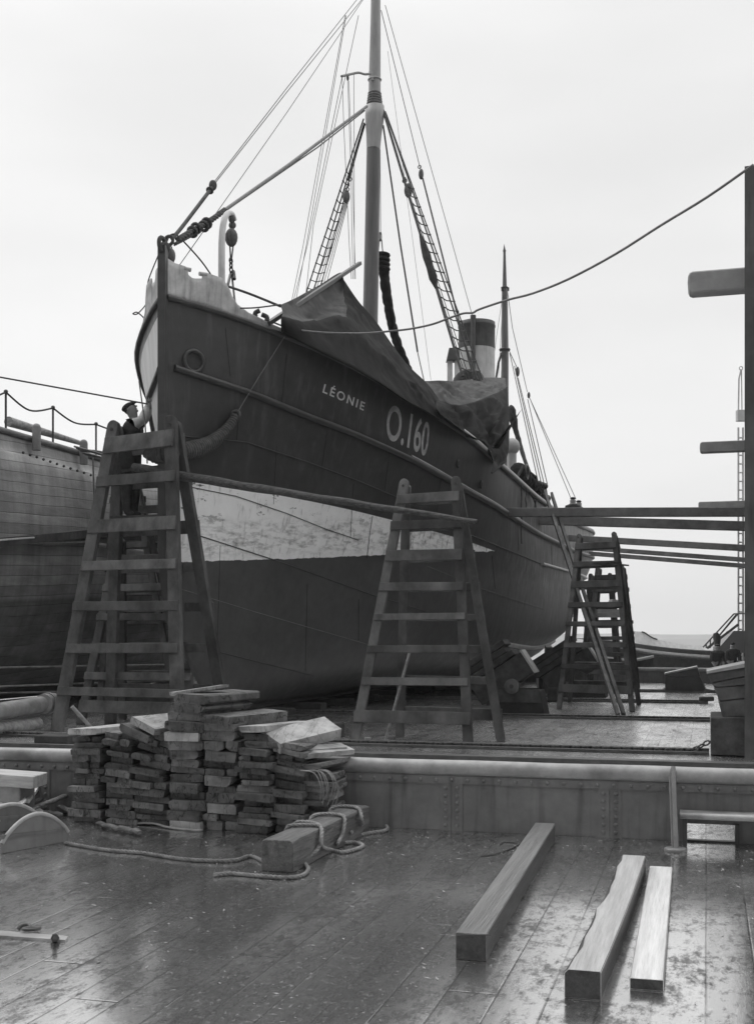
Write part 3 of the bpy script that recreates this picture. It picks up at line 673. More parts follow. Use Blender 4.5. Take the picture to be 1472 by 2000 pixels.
rig('derrick_guy', [[pl(748, 245, .15), pl(782, 480, .8), pl(815, 687, 1.5)]], .022, M_ROPE); rig('derrick_guy', [[pl(815, 687, 1.5), pl(828, 745, 2)]], .012, M_ROPE)
rig('halyard', [[pl(757, 100, .1), pl(807, 480, .8), pl(841, 742, 1.5)]], .005)
rig('halyard', [[pl(742, 292), pl(743, 452)]], .010); mb = MB(); mb.torus(pl(743, 462), ND, .07, .016, 12, 5, 1.6, (0, 0, 1)); mb.tube([pl(741, 468), pl(738, 500)], .014, 5); mb.tube([pl(745, 468), pl(748, 500)], .014, 5); mb.build('halyard_hook', M_BLACK, SHIP)
random.seed(5); mb = MB(); pth = smooth_path([pl(748, 498), pl(749, 520), pl(751, 548), pl(757, 590), pl(765, 632), pl(775, 668), pl(788, 700), pl(797, 722)], 8)
mb.tube(pth, [.14 + .014 * math.sin(i * 1.15) + random.uniform(-.008, .008) - (.05 * i / len(pth)) for i in range(len(pth))], 12)
for ph in (0, 2.1, 4.2):
    mb.tube([p + Vector((math.cos(i * .42 + ph), math.sin(i * .42 + ph), 0)) * (.085 - .03 * i / len(pth)) for i, p in enumerate(pth)], .06, 7)
for k in range(4): mb.torus(pl(748, 498 + k * 9), (.1, 0, 1), .13, .055, 16, 8)
mb.build('furled_sail', M_SAIL, SHIP)
# mizzen mast
mb = MB(); mb.tube([pl(985, 1000), pl(985.5, 690), pl(985, 562)], [.15, .14, .11], 14); MIZ = mb.build('mizzen_mast', M_MAST, SHIP)
mb = MB(); mb.tube([pl(985, 562), pl(984.7, 500), pl(984.5, 488), pl(984, 477)], [.085, .05, .045, .005], 12); mb.torus(pl(984.5, 490), (0, 0, 1), .05, .02, 12, 6); mb.build('mizzen_topmast', M_MAST, MIZ)
mb = MB(); mb.torus(pl(985, 683), (0, 0, 1), .17, .05, 16, 6); mb.torus(pl(985, 562), (0, 0, 1), .12, .03, 16, 6)
mb.box(pl(991, 565), (.1, .1, .12)); mb.box(pl(981, 565), (.1, .1, .12)); mb.build('mizzen_band', M_BLACK, MIZ)
rig('mizzen_stay', [[pl(990, 565), pl(1000, 640), pl(1029, 765, .8)], [pl(1034, 778, .8), pl(1116, 978, 2.4)], [pl(1034, 778, .8), pl(1124, 975, 2.4)]], .014)
mb = MB(); mb.ball(pl(1032, 772, .8), .1, (.6, .6, 1.3)); mb.ball(pl(1010, 726, .5), .14, (.6, .6, 1.4)); mb.build('pulley_block', M_BLOCK, SHIP)
rig('mizzen_shroud', [[pl(994, 686, .1), pl(1008, 716, .5)], [pl(1011, 738, .5), pl(1062, 945, 3)], [pl(995, 690, .1), pl(1050, 940, 3)], [pl(1004, 715, .4), pl(1056, 942, 3)], [pl(1030, 780, .8), pl(1068, 945, 3)]], .016, M_ROPE)
rig('mizzen_shroud', [[pl(981, 578), pl(968, 665, -1.5), pl(962, 720, -2)], [pl(982, 575), pl(973, 740, -1.5)]], .010)
rig('mizzen_shroud', [[pl(979, 690), pl(973, 708, -.8), pl(968, 740, -1)]], .05, M_BLOCK); rig('mizzen_shroud', [[pl(980, 690), pl(978, 740, -.5)]], .015)
mb = MB(); 
for dx in (0, 6, 11):
    mb.ball(pl(1053 + dx, 945 + dx * .4, 3.1), .09, (1, 1, 1.1), 8, 6); mb.ball(pl(1060 + dx * .8, 970 + dx * .3, 3.1), .1, (1, 1, 1.1), 8, 6)
    mb.tube([pl(1053 + dx, 945 + dx * .4, 3.1), pl(1060 + dx * .8, 970 + dx * .3, 3.1)], .03, 5)
mb.build('deadeyes', M_BLACK, SHIP)
mb = MB(); pth = [pl(997, 792, .5), pl(1001, 815, .6), pl(1006, 838, .7), pl(1014, 865, .9), pl(1023, 895, 1.2), pl(1034, 925, 1.6)]; mb.tube(smooth_path(pth, 4), [.05, .12, .16, .14, .15, .16, .14, .12, .1, .1, .09, .1, .08, .08, .08, .08, .07, .07, .07, .07, .06], 8); mb.build('mizzen_sail', M_SAIL, SHIP)
# funnel
def lathe(mb, c, prof, n=32, M=None):
    rows = [[c + (M or Matrix.Identity(3)) @ Vector((r * math.cos(2 * math.pi * k / n), r * math.sin(2 * math.pi * k / n), z)) for k in range(n + 1)] for r, z in prof]
    mb.grid(rows)
fc = pl(930.5, 683); fD = fc.y
k_ = fD / F; zz = lambda v: (683 - v) * k_
mb = MB(); lathe(mb, fc, [(35.5 * k_, zz(790)), (35.5 * k_, zz(683))]); FUN = mb.build('funnel', M_FUNNEL, SHIP)
mb = MB(); lathe(mb, fc, [(35.6 * k_, zz(683)), (35.6 * k_, zz(641)), (36.6 * k_, zz(640)), (36.6 * k_, zz(637)), (35.8 * k_, zz(636)), (35.8 * k_, zz(631)), (34 * k_, zz(631)), (34 * k_, zz(670))]); mb.build('funnel_top', M_FUNB, FUN)
mb = MB(); p = fc + Vector((-10 * k_, -.66, 0)); mb.tube([p + Vector((0, 0, zz(760))), p + Vector((0, 0, zz(627)))], .075, 12); mb.tube([p + Vector((0, 0, zz(632))), p + Vector((0, 0, zz(626)))], .095, 12); mb.build('steam_pipe', M_FUNB, FUN)
mb = MB(); lathe(mb, fc, [(36.5 * k_, zz(745)), (42 * k_, zz(750)), (42 * k_, zz(820))]); mb.build('casing', M_FUNB, FUN)
# galley chimney
gc = pl(884, 715, .6); kk = gc.y / F
mb = MB(); mb.box(gc + Vector((-6 * kk, 0, -25 * kk)), (10 * kk, .2, 80 * kk)); mb.box(gc + Vector((8 * kk, 0, -25 * kk)), (9 * kk, .2, 80 * kk)); CH = mb.build('galley_chimney', M_WHITE, SHIP, bevel=.01)
mb = MB(); c = gc + Vector((0, 0, 16 * kk)); w_ = 13 * kk; mb.add([c + Vector(p) for p in ((-w_, -.2, -.1), (w_, -.2, -.1), (w_, .2, -.1), (-w_, .2, -.1), (-w_ * .6, -.15, .26), (w_ * .9, -.15, .26), (w_ * .9, .15, .26), (-w_ * .6, .15, .26))], [(3, 2, 1, 0), (4, 5, 6, 7), (0, 1, 5, 4), (1, 2, 6, 5), (2, 3, 7, 6), (3, 0, 4, 7)]); mb.build('chimney_cap', M_DARK, CH)
# ventilators
vc = pl(915, 748, 1.2); kk = vc.y / F; tilt = Matrix.Rotation(R(-20), 3, 'Y') @ Matrix.Rotation(R(58), 3, 'X')
mb = MB(); lathe(mb, vc, [(10 * kk, -30 * kk), (18 * kk, -12 * kk), (29 * kk, 0), (31 * kk, 6 * kk), (29 * kk, 7 * kk), (24 * kk, -2 * kk), (12 * kk, -16 * kk)], 28, tilt); mb.tube([vc + Vector((0, .3, -.2)), vc + Vector((0, .3, -2.5))], .25, 14); mb.build('ventilator', M_FUNB, SHIP)
vc = pl(999, 872, 1.6); mb = MB(); mb.ball(vc, .26, (1, 1, 1.05), 16, 12); mb.tube([vc, vc + Vector((0, 0, -1.9))], .15, 12); mb.build('ventilator', M_MASTL, SHIP)
# deck gear aft of the canvas
random.seed(11); mb = MB()
for i in range(9):
    u = 1012 + i * 4.6; v = 920 + i * 5.6; mb.ball(pl(u, v, 2.6), .24, (1.1, .8, random.uniform(.8, 1.3)), 9, 6)
mb.tube([pl(1008, 935, 2.8), pl(1020, 912, 2.8), pl(1045, 932, 2.8), pl(1056, 970, 2.8)], .05, 6); g = mb.build('net_bundle', M_SAIL, SHIP)
mb = MB(); mb.torus(pl(1028, 922, 2.9), SN + (0,), .2, .035, 20, 6); mb.build('net_hoop', M_BLACK, SHIP)
mb = MB(); c = pl(906, 880, 2.5); mb.box(pl(915, 868, 2.2), (1.6, .6, .5), Matrix.Rotation(SHIP_ROT, 3, 'Z')); mb.box(pl(948, 882, 2.0), (.7, .5, .9), Matrix.Rotation(SHIP_ROT, 3, 'Z')); mb.build('hatch_box', M_WHITE, SHIP, bevel=.01)
for (u, v, v2) in ((1013, 935, 1062), (1022, 940, 1010)):
    pts = [hs(u, v + 12, .05)] + [hs(u + (k % 2) * 1.0, v + 12 + (v2 - v - 12) * k / 5, .05) for k in range(1, 6)]
    rig('hanging_rope', [smooth_path(pts, 4)], .018, M_ROPE)
mb = MB(); mb.tube(smooth_path([hs(1030, 962, .05), hs(1037, 975, .06), hs(1040, 990, .08), hs(1036, 999, .1), hs(1038, 978, .1)], 5), .022, 6); mb.tube(smooth_path([hs(1038, 996, .1), hs(1046, 998, .14), hs(1056, 990, .18)], 5), .022, 6); mb.build('boat_hook', M_BLACK, SHIP)
# cat davit
mb = MB(); pth = smooth_path([pl(434, 600, .3), pl(433, 520, .3), pl(434, 460, .3), pl(438, 430, .3), pl(445, 417, .3), pl(453, 418, .3), pl(458, 430, .3)], 6)
mb.tube(pth, [.062 - .018 * i / len(pth) for i in range(len(pth))], 12); DV = mb.build('davit', M_WHITE, SHIP)
mb = MB(); mb.ball(pl(452, 464, .3), .13, (.85, .7, 1.25), 12, 8); mb.torus(pl(452, 464, .3), ND, .13, .02, 18, 6); mb.ball(pl(453, 427, .3), .06, (1, 1, 1.4)); mb.ball(pl(454, 440, .3), .05, (1.3, 1, 1.3)); mb.build('davit_block', M_BLOCK, DV)
mb = MB(); mb.tube([pl(449, 477, .3), pl(451, 510, .3)], .014, 5); mb.tube([pl(456, 477, .3), pl(452, 510, .3)], .014, 5)
mb.build('davit_tackle', M_BLACK, DV)
mb = MB(); mb.tube([pl(453, 432, .3), pl(453, 455, .3)], .03, 6); mb.build('block_strop', M_BLACK, DV)
mb = MB(); chain(mb, pl(451, 505, .3), pl(452, 540, .3), .1, .017); mb.build('davit_chain', M_BLACK, DV)
mb = MB(); mb.tube([pl(450, 536, .3), pl(442, 570, .5)], .025, 6); mb.tube([pl(453, 538, .3), pl(459, 592, .6)], .018, 6); mb.tube([pl(456, 530, .3), pl(458, 545, .4)], .03, 6); mb.build('davit_hook', M_BLACK, DV)
# fairlead horns on the rail
mb = MB()
for (u, v, du) in ((499, 622, 8), (521, 630, -9)): c = hs(u, v + 8, 0) + Vector((0, 0, .1)); mb.tube(smooth_path([c, c + Vector((0, 0, .06)), c + Vector((du * .009, 0, .1))], 4), .04, 8)
mb.build('fairlead', M_BLACK, SHIP)
mb = MB(); mb.beam(pl(524, 632, 1.2), pl(703, 514, .75), .07, .07); mb.build('awning_spar', M_DARK, SHIP)
rig('guard_line', [smooth_path([pl(438, 557, .6), pl(490, 575, .9), pl(549, 599, 1.3)])], .022, M_ROPE); rig('guard_line', [smooth_path([pl(470, 602, 1.0), pl(500, 601, 1.1), pl(548, 595, 1.3)])], .013, M_ROPE)

# ------------------------------------------------------------------ canvases over the trawler's deck (they lie on it: top level)
def cloth(name, rows_px, m, label, cat, grp=None, wr=.03, seed=1, sub=6, mi_fn=None, fine=1.0):
    # rows of (u, v, b) control points, turned into a crumpled sheet
    from mathutils import noise as NO
    rows = [[pl(*p) for p in r] for r in rows_px]
    dense = [smooth_path(r, sub) for r in rows]; n = len(dense[0]); cols = []
    for j in range(n): cols.append(smooth_path([dense[i][j] for i in range(len(dense))], sub))
    grid = [[cols[j][i] for j in range(n)] for i in range(len(cols[0]))]
    nrm = (grid[0][-1] - grid[0][0]).cross(grid[-1][0] - grid[0][0]).normalized()
    for i, r in enumerate(grid):
        for j, p in enumerate(r):
            q = p * 1.1 + Vector((seed * 7, 0, 0)); w = NO.fractal(q, .9, 2.1, 4) * wr + abs(NO.noise(p * 3.1 * fine + Vector((seed, 3, 1)))) * wr * .9 - abs(NO.noise(p * 6.5 + Vector((seed, 9, 4)))) * .05
            ei = min(i, len(grid) - 1 - i) / (len(grid) * .22); ej = min(j, n - 1 - j) / (n * .15); grid[i][j] = p + nrm * w * min(1, ei, ej)
    mb = MB(); nj = n
    for i in range(len(grid) - 1):
        for j in range(n - 1):
            mb.cur = mi_fn(i / (len(grid) - 1), j / (n - 1)) if mi_fn else 0
            mb.add([grid[i][j], grid[i][j + 1], grid[i + 1][j + 1], grid[i + 1][j]], [(0, 1, 2, 3)], True)
    o = mb.build(name, m, doubles=True, solid=.012); return tag(o, label, cat, grp)
# forward canvas: hangs from the spar down over the port rail; its upper flap leans inboard
cloth('tarpaulin', [
    [(548, 596, 1.2), (585, 578, 1.0), (625, 556, .9), (664, 533, .8), (674, 552, 1.05), (700, 590, 1.3), (733, 628, 1.6), (788, 705, 2.15), (835, 752, 2.6), (862, 790, 2.75)],
    [(552, 612, 1.35), (590, 618, 1.3), (625, 612, 1.2), (662, 590, 1.15), (678, 585, 1.25), (704, 620, 1.5), (736, 660, 1.85), (790, 728, 2.4), (833, 768, 2.75), (860, 796, 2.85)],
    [(549, 622, 1.45), (590, 632, 1.55), (628, 630, 1.6), (664, 628, 1.7), (690, 640, 1.8), (712, 660, 2.0), (740, 690, 2.2), (790, 748, 2.6), (832, 780, 2.85), (858, 803, 3.0)],
    [(549, 648, 1.42), (585, 668, 1.62), (625, 688, 1.85), (660, 705, 2.05), (690, 720, 2.2), (714, 734, 2.34), (745, 752, 2.5), (790, 782, 2.75), (830, 803, 2.9), (856, 820, 3.02)]],
    [M_CANVAS, M_CANVASL], 'dark canvas tent over the foredeck, its grey upper flap folded back from a spar', 'tarpaulin', 'canvas covers on the trawler', .07, 1, 9,
    lambda a, b: 1 if (a < .58 and b < .40) else 0)
cloth('tarpaulin', [
    [(828, 745, 1.9), (856, 744, 1.7), (885, 745, 1.5), (915, 742, 1.4), (950, 738, 1.3), (986, 739, 1.8)],
    [(834, 754, 2.3), (858, 752, 2.0), (885, 756, 1.8), (915, 756, 1.8), (952, 752, 1.9), (987, 745, 2.0)],
    [(842, 765, 2.6), (862, 766, 2.4), (885, 772, 2.3), (918, 772, 2.3), (955, 764, 2.3), (988, 752, 2.2)],
    [(850, 780, 2.75), (866, 786, 2.75), (888, 792, 2.8), (920, 788, 2.8), (958, 773, 2.6), (989, 760, 2.4)]],
    [M_CANVAS, M_CANVASL], 'crumpled grey canvas lying over the deck just in front of the funnel', 'tarpaulin', 'canvas covers on the trawler', .12, 4, 10, lambda a, b: 1, 1.6)
cloth('tarpaulin', [
    [(850, 780, 2.77), (888, 792, 2.82), (920, 788, 2.82), (955, 775, 2.62), (975, 765, 2.5), (990, 755, 2.4)],
    [(852, 800, 3.0), (885, 808, 3.0), (925, 812, 3.0), (957, 815, 2.9), (976, 815, 3.1), (993, 812, 2.8)],
    [(868, 816, 3.1), (896, 828, 3.1), (932, 842, 3.1), (958, 852, 3.1), (976, 862, 3.4), (993, 860, 3.2)],
    [(888, 832, 3.2), (912, 844, 3.2), (940, 858, 3.2), (960, 878, 3.3), (976, 895, 3.55), (991, 885, 3.4)],
    [(905, 845, 3.3), (928, 856, 3.3), (950, 868, 3.3), (962, 900, 3.6), (960, 925, 3.7), (988, 902, 3.6)]],
    [M_CANVAS, M_CANVASL], 'dark canvas hanging down from the grey one to the ship\'s rail in folds', 'tarpaulin', 'canvas covers on the trawler', .2, 9, 9)
# rope fender round the bow
mb = MB(); P = [pl(288, 880, -.25), pl(305, 889, -.12) , pl(328, 886, .1), hs(352, 880, .2), hs(385, 869, .2), hs(415, 848, .18), hs(435, 828, .15), hs(447, 812, .12)]
pth = resample(smooth_path(P, 12), .045); n = len(pth)
for i, p in enumerate(pth):
    d = (pth[min(i + 1, n - 1)] - pth[max(i - 1, 0)]); f = i / (n - 1); rr = .135 * (1 - .55 * max(0, (f - .5) / .5)) * (.75 + .25 * min(1, f * 8))
    mb.torus(p, d, rr - .02, .032, 18, 6)
mb.tube(pth, [max(.03, .12 * (1 - .55 * max(0, (i / (n - 1) - .5) / .5))) for i in range(n)], 12); FN = mb.build('rope_fender', M_ROPE); tag(FN, 'thick dark rope fender slung round the trawler\'s bow above the tall trestle', 'fender')
mb = MB(); mb.torus(P[-1], AD, .07, .03, 14, 6); mb.build('eye', M_ROPE, FN)
mb = MB(); mb.tube([P[-1], hs(500, 735, .06), hs(553, 652, .06)], .008, 5); tag(mb.build('fender_line', M_WIRE), 'thin line holding the rope fender against the port bow', 'line')
# long wire sagging across the picture
mb = MB(); W = [(530, 628, 20.0), (556, 638, 19.9), (586, 645, 19.8), (640, 650, 19.4), (708, 651, 19), (760, 647, 18.6), (803, 642, 18.4), (845, 633, 18), (880, 620, 17.8), (905, 612, 17.6), (923, 611, 17.5), (936, 604, 17.4), (990, 586, 17), (1040, 573, 16.6), (1110, 545, 16), (1200, 497, 15.4), (1290, 440, 14.8), (1380, 385, 14.3), (1470, 322, 13.8)]
mb.tube(smooth_path([at(*w) for w in W], 4), .016, 6); tag(mb.build('cable', M_WIRE), 'grey cable sagging from the trawler\'s rail up to the right across the sky', 'cable')
mb = MB(); mb.tube([at(-20, 733, 17), at(140, 762, 17.6), at(288, 789, 18.4)], .013, 5); tag(mb.build('mooring_line', M_ROPE), 'taut dark line running from the left edge to the trawler\'s bow', 'rope')
mb = MB(); mb.tube([pl(272, 745, -1.1), at(284, 830, 18.5), at(288, 905, 18.4)], .012, 5); tag(mb.build('hanging_line', M_ROPE), 'dark line hanging from the bow in front of the painter\'s arm', 'rope')

# ------------------------------------------------------------------ trestles
def taper_post(mb, a, b, w, d, side):
    # a rectangular post with a rounded head at b
    a, b = Vector(a), Vector(b); ax = (b - a).normalized(); s = Vector(side); s = (s - ax * s.dot(ax)).normalized(); u = s.cross(ax)
    prof = [(0, 1), (1, 1)]; pts = []
    L = (b - a).length; r = w / 2
    outline = [(-r, 0), (r, 0), (r, L - r)] + [(r * math.cos(t), L - r + r * math.sin(t)) for t in [math.pi * k / 8 for k in range(1, 8)]] + [(-r, L - r)]
    mb.prism([a + s * x + ax * y - u * d / 2 for x, y in outline], u * d)
def trestle(fl, fr, bl, br, tl, tr, rungs, rungh, label, post=(.17, .09), back=True, m=M_WOOD, rt=.035, group='wooden trestles'):
    c = (fl + fr + bl + br) / 4; T = root('trestle', (c.x, c.y, 0), math.atan2((fr - fl).y, (fr - fl).x))
    tag(T, label, 'trestle', group); out = {}
    sd = (fr - fl).normalized()
    nrm = Vector((-sd.y, sd.x, 0)); 
    for (a, b_) in ((fl, tl), (fr, tr)):
        mb = MB(); taper_post(mb, a, b_ , post[0], post[1], sd); pb = b_ - (b_ - a).normalized() * post[0] * .75; lg = mb.build('leg', m, T, bevel=.006)
        mb = MB(); mb.tube([pb - nrm * (post[1] / 2 + .012), pb + nrm * (post[1] / 2 + .01)], post[0] * .14, 10); mb.build('hinge_bolt', M_BLACK, lg)
    off = nrm * (post[1] + .015)
    if back:
        for (a, b_) in ((bl, tl), (br, tr)):
            mb = MB(); taper_post(mb, a, b_ + off - Vector((0, 0, .06)), post[0] * .92, post[1], sd); mb.build('leg', m, T, bevel=.006)
    for i, (z, h) in enumerate(zip(rungs, rungh)):
        z += random.uniform(-.012, .012); h *= random.uniform(.92, 1.08)
        f = z / tl.z; g = z / tr.z; a = lerp(fl, tl, f); b_ = lerp(fr, tr, g); ov = (b_ - a).normalized() * (post[0] * random.uniform(.38, .6)); b_ = b_ + Vector((0, 0, random.uniform(-.012, .012)))
        mb = MB(); mb.beam(a - ov - nrm * (post[1] / 2 + rt / 2 - .01), b_ + ov * .8 - nrm * (post[1] / 2 + rt / 2 - .01), rt, h, up=(tl - fl)); mb.build('rung', m, T, bevel=.004)
        if back and z < tl.z * .93:
            a = lerp(bl, tl + off, f); b_ = lerp(br, tr + off, g)
            mb = MB(); mb.beam(a - ov + nrm * (post[1] / 2), b_ + ov + nrm * (post[1] / 2), rt, h, up=(tl - bl)); mb.build('rung', m, T, bevel=.004)
    return T
def quad(fl, fr, bl, br): return gp(*fl), gp(*fr), gp(*bl), gp(*br)
a, b_, c, d = quad((112, 1428), (348, 1436), (216, 1414), (443, 1420))
trestle(a, b_, c, d, at(225, 822, 18.9), at(334, 812, 18.25), [.62, 1.28, 1.94, 2.6, 3.22, 3.93, 4.52], [.14, .14, .14, .15, .23, .17, .27],
        'tall wooden trestle at the left with a man standing inside it, nearest the bow', (.2, .1))
a, b_, c, d = quad((692, 1451), (914, 1457), (781, 1439), (978, 1448))
trestle(a, b_, c, d, at(791, 936, 16.9), at(890, 931, 16.55), [.36, .86, 1.3, 1.74, 2.18, 2.62, 3.06, 3.44], [.16, .11, .10, .10, .11, .15, .12, .15],
        'wooden trestle in the middle carrying the end of the long spar', (.135, .07))
a, b_, c, d = quad((1091, 1385), (1234, 1390), (1112, 1371), (1247, 1376))
trestle(a, b_, c, d, at(1131, 1043, 24.5), at(1198, 1039, 24.0), [.43, .86, 1.29, 1.72, 2.12, 2.52, 2.96, 3.33], [.16, .10, .10, .10, .10, .15, .12, .14],
        'wooden trestle on the right with two planks leaning past its front', (.1, .06))
a, b_, c, d = quad((1143, 1346), (1236, 1350), (1154, 1341), (1245, 1344))
trestle(a, b_, c, d, at(1167, 1106, 33.2), at(1213, 1104, 32.6), [.5, .95, 1.4, 1.85, 2.3, 2.75, 3.1], [.14, .1, .1, .1, .12, .12, .14],
        'farther trestle seen through the rungs of the right-hand one', (.13, .07))
a, b_, c, d = quad((1137, 1325), (1205, 1327), (1145, 1322), (1212, 1324))
trestle(a, b_, c, d, at(1153, 1120, 40.5), at(1190, 1119, 40), [.6, 1.2, 1.8, 2.4, 3.0], [.14, .12, .12, .12, .14],
        'farthest trestle by the ship\'s stern, half hidden behind two others', (.14, .08))
a, b_, c, d = quad((158, 1415), (375, 1421), (240, 1404), (430, 1409))
trestle(a, b_, c, d, at(233, 1046, 20.4), at(345, 1044, 20.0), [.30, .82, 1.3, 1.8, 2.3, 2.8], [.2, .14, .12, .12, .12, .13],
        'lower trestle standing just behind the tall left one', (.15, .08))
a, b_, c, d = quad((196, 1380), (345, 1384), (226, 1375), (378, 1378))
trestle(a, b_, c, d, at(226, 935, 25.4), at(262, 933, 25.1), [.6, 1.2, 1.8, 2.4, 2.9, 3.4, 3.9, 4.4], [.13] * 8,
        'tall trestle between the two ships, its sloping leg showing right of the man', (.14, .08))
a, b_, c, d = quad((150, 1344), (262, 1346), (172, 1340), (285, 1343))
trestle(a, b_, c, d, at(180, 1192, 34), at(232, 1191, 33.6), [.4, .85, 1.3, 1.75], [.13] * 4,
        'small distant trestle low behind the left-hand ones', (.14, .08))
# spar and boards on the trestles
mb = MB(); p0, p1 = at(262, 914, 18.75), at(932, 1019, 15.9); pts = [lerp(p0, p1, k / 24) + Vector((0, 0, .018 * .3 * math.sin(k * 1.3) - .015 * math.sin(math.pi * k / 24))) for k in range(25)]
mb.tube(pts, [.08 - .045 * (k / 24) ** 1.3 + .004 * math.sin(k * 2.1) for k in range(25)], 10); tag(mb.build('spar', M_SPAR), 'long rough spar lying from the tall left trestle to the middle one', 'spar')
mb = MB(); mb.beam(at(226, 914, 19.2), at(258, 917, 19.1), .05, .08); mb.beam(at(243, 919, 18.9), at(326, 910, 19.6), .42, .045); tag(mb.build('scaffold_board', M_WOOD), 'short board across the second rung of the tall trestle, by the man\'s hips', 'board')
mb = MB(); mb.beam(at(232, 1014, 19.25), at(346, 1010, 18.95), .55, .05); tag(mb.build('scaffold_board', M_WOOD), 'board on the third rung of the tall trestle that the man stands on', 'board')
mb = MB(); mb.beam(at(266, 996, 19.6), at(332, 993, 19.4), .04, .13); tag(mb.build('scaffold_board', M_WOOD), 'board on edge right of the man\'s feet', 'board')
mb = MB(); mb.beam(at(1166, 1101, 23.9), at(1196, 1099, 23.6), .25, .03); mb.beam(at(1178, 1099, 24.4), at(1222, 1104, 24), .2, .03); tag(mb.build('scaffold_board', M_WOOD), 'small dark boards laid on the upper rung of the right-hand trestle', 'board')
mb = MB(); mb.prism([at(1190, 1180, 28), at(1207, 1180, 28), at(1207, 1172, 28), at(1196, 1170, 28)], (0, .4, 0)); mb.box(at(1186, 1198, 29), (.55, .3, .2)); tag(mb.build('bucket_stand', M_WOODL), 'small pale box between the rungs of the far right trestles', 'box')
# two planks leaning on the ship's rail
tp = at(1064, 962, 28.6)
for k, (lab) in enumerate(('left of two planks leaning from the dock floor to the ship\'s rail', 'right of two planks leaning from the dock floor to the ship\'s rail')):
    f = gp(1207 + k * 11, 1401 - k * 1); mb = MB(); mb.beam(f + Vector((0, 0, .02)), tp + Vector((.16 * k, 0, -.05 * k)), .14, .06, up=(1, -.3, 0)); tag(mb.build('leaning_plank', M_WOOD), lab, 'plank', 'leaning planks')
mb = MB(); a = gp(752, 1448) + Vector((0, 0, .01)); mb.tube([a, at(803, 1262, 16.75)], .02, 8); mb.tube([a, a + Vector((.05, 0, .0))], .022, 6); tag(mb.build('rod', M_WOODL), 'thin pale rod leaning against the rungs of the middle trestle', 'rod')
mb = MB(); mb.tube([at(141, 1380, 17.6), gp(190, 1434)], .03, 8); tag(mb.build('rod', M_WOODL), 'short pale rod leaning inside the tall left trestle near the floor', 'rod')

# ------------------------------------------------------------------ shores from the dock wall to the ship
def shore(pu, pv, rv, h, label, u_end=1462, rnd=False):
    r = onhull(pu, pv)
    if r: A = sw(*r)
    else: t, z, D = onplane(pu, pv, 3.1); A = sw(t, 3.1, z)
    k = (u_end - CX) / F; s = (k * A.y - A.x) / (ND.x - k * ND.y); B = A + ND * s; B.z = EYE + (HZ - rv) / F * B.y
    mb = MB(); mb.beam(A - (B - A).normalized() * .05, B, h, h)
    tag(mb.build('shore', M_SHORE, bevel=.012), label, 'shore', 'timber shores holding the ship upright'); return A, B
shore(990, 1001, 1000, .205, 'nearest and highest of the timber shores between ship and dock wall')
shore(1055, 1016, 1028, .24, 'second timber shore down, butting on the hull below the leaning planks')
shore(1110, 1051, 1071, .19, 'third timber shore down, starting left of the right trestle top')
shore(1140, 1070, 1094, .15, 'fourth timber shore down, passing behind the right trestle')
shore(1150, 1081, 1106, .15, 'lowest and farthest timber shore, reaching the ship\'s quarter')
for (u, v0, v1, D, uu, lab) in ((1343, 530, 572, 15, 1470, 'large round-ended beam sticking out of the dock wall high at the right edge'), (1366, 863, 884, 31, 1466, 'smaller beam sticking out of the dock wall above the shores'), (1363, 980, 993, 44, 1466, 'farthest beam of the dock wall, just above the highest shore')):
    h = (v1 - v0) / F * D; A = at(u, (v0 + v1) / 2, D); L = .9 * (uu - u) / F * D * 1.12; mb = MB(); B = A + ND * L * 1.05
    side = Vector((0, 0, 1)); poly = [A + ND * (h * .12) + side * h / 2, B + side * h / 2, B - side * h / 2, A + ND * (h * .12) - side * h / 2, A - side * h * .36, A - ND * h * .03, A + side * h * .36]
    mb.prism(poly, AD * h); tag(mb.build('wall_beam', M_BEAMEND, bevel=.02), lab, 'beam', 'beams protruding from the dock wall')
# dock side wall at the right edge, with ribs
mb = MB(); k0 = (1453 - CX) / F
A = Vector((k0 * 14.2, 14.2, 0)); B = Vector((k0 * 58, 58, 0)); nout = Vector((B - A).to_tuple()).cross(Vector((0, 0, 1))).normalized()
mb.add([A + Vector((0, 0, -1.6)), B + Vector((0, 0, -1.6)), B + nout * 3 + Vector((0, 0, -1.6)), A + nout * 3 + Vector((0, 0, -1.6)), A + Vector((0, 0, 7.15)), B + Vector((0, 0, 7.15)), B + nout * 3 + Vector((0, 0, 7.15)), A + nout * 3 + Vector((0, 0, 7.15))], [(3, 2, 1, 0), (4, 5, 6, 7), (0, 1, 5, 4), (1, 2, 6, 5), (2, 3, 7, 6), (3, 0, 4, 7)])
DW = mb.build('dock_side_wall', M_WALL); tag(DW, 'dark side wall of the floating dock along the right edge', 'wall')
# lattice ladder mast beyond
mb = MB(); 
def L3(u, v, D=54): return at(u, v, D)
mb.tube([L3(1441, 1290), L3(1441, 835)], .05, 5); mb.tube([L3(1450, 1290), L3(1450, 835)], .05, 5)
for k in range(26): mb.tube([L3(1441, 1280 - k * 17), L3(1450, 1280 - k * 17)], .035, 4)
mb.box(L3(1446, 812), (.4, .3, .5)); mb.tube([L3(1441, 805), L3(1442, 740), L3(1446, 722)], .04, 5); mb.tube([L3(1448, 805), L3(1447, 722)], .03, 5); mb.torus(L3(1446, 719), (0, 1, 0), .08, .025, 10, 5)
tag(mb.build('ladder_mast', M_FAR), 'thin pale ladder mast far off at the right edge', 'mast')

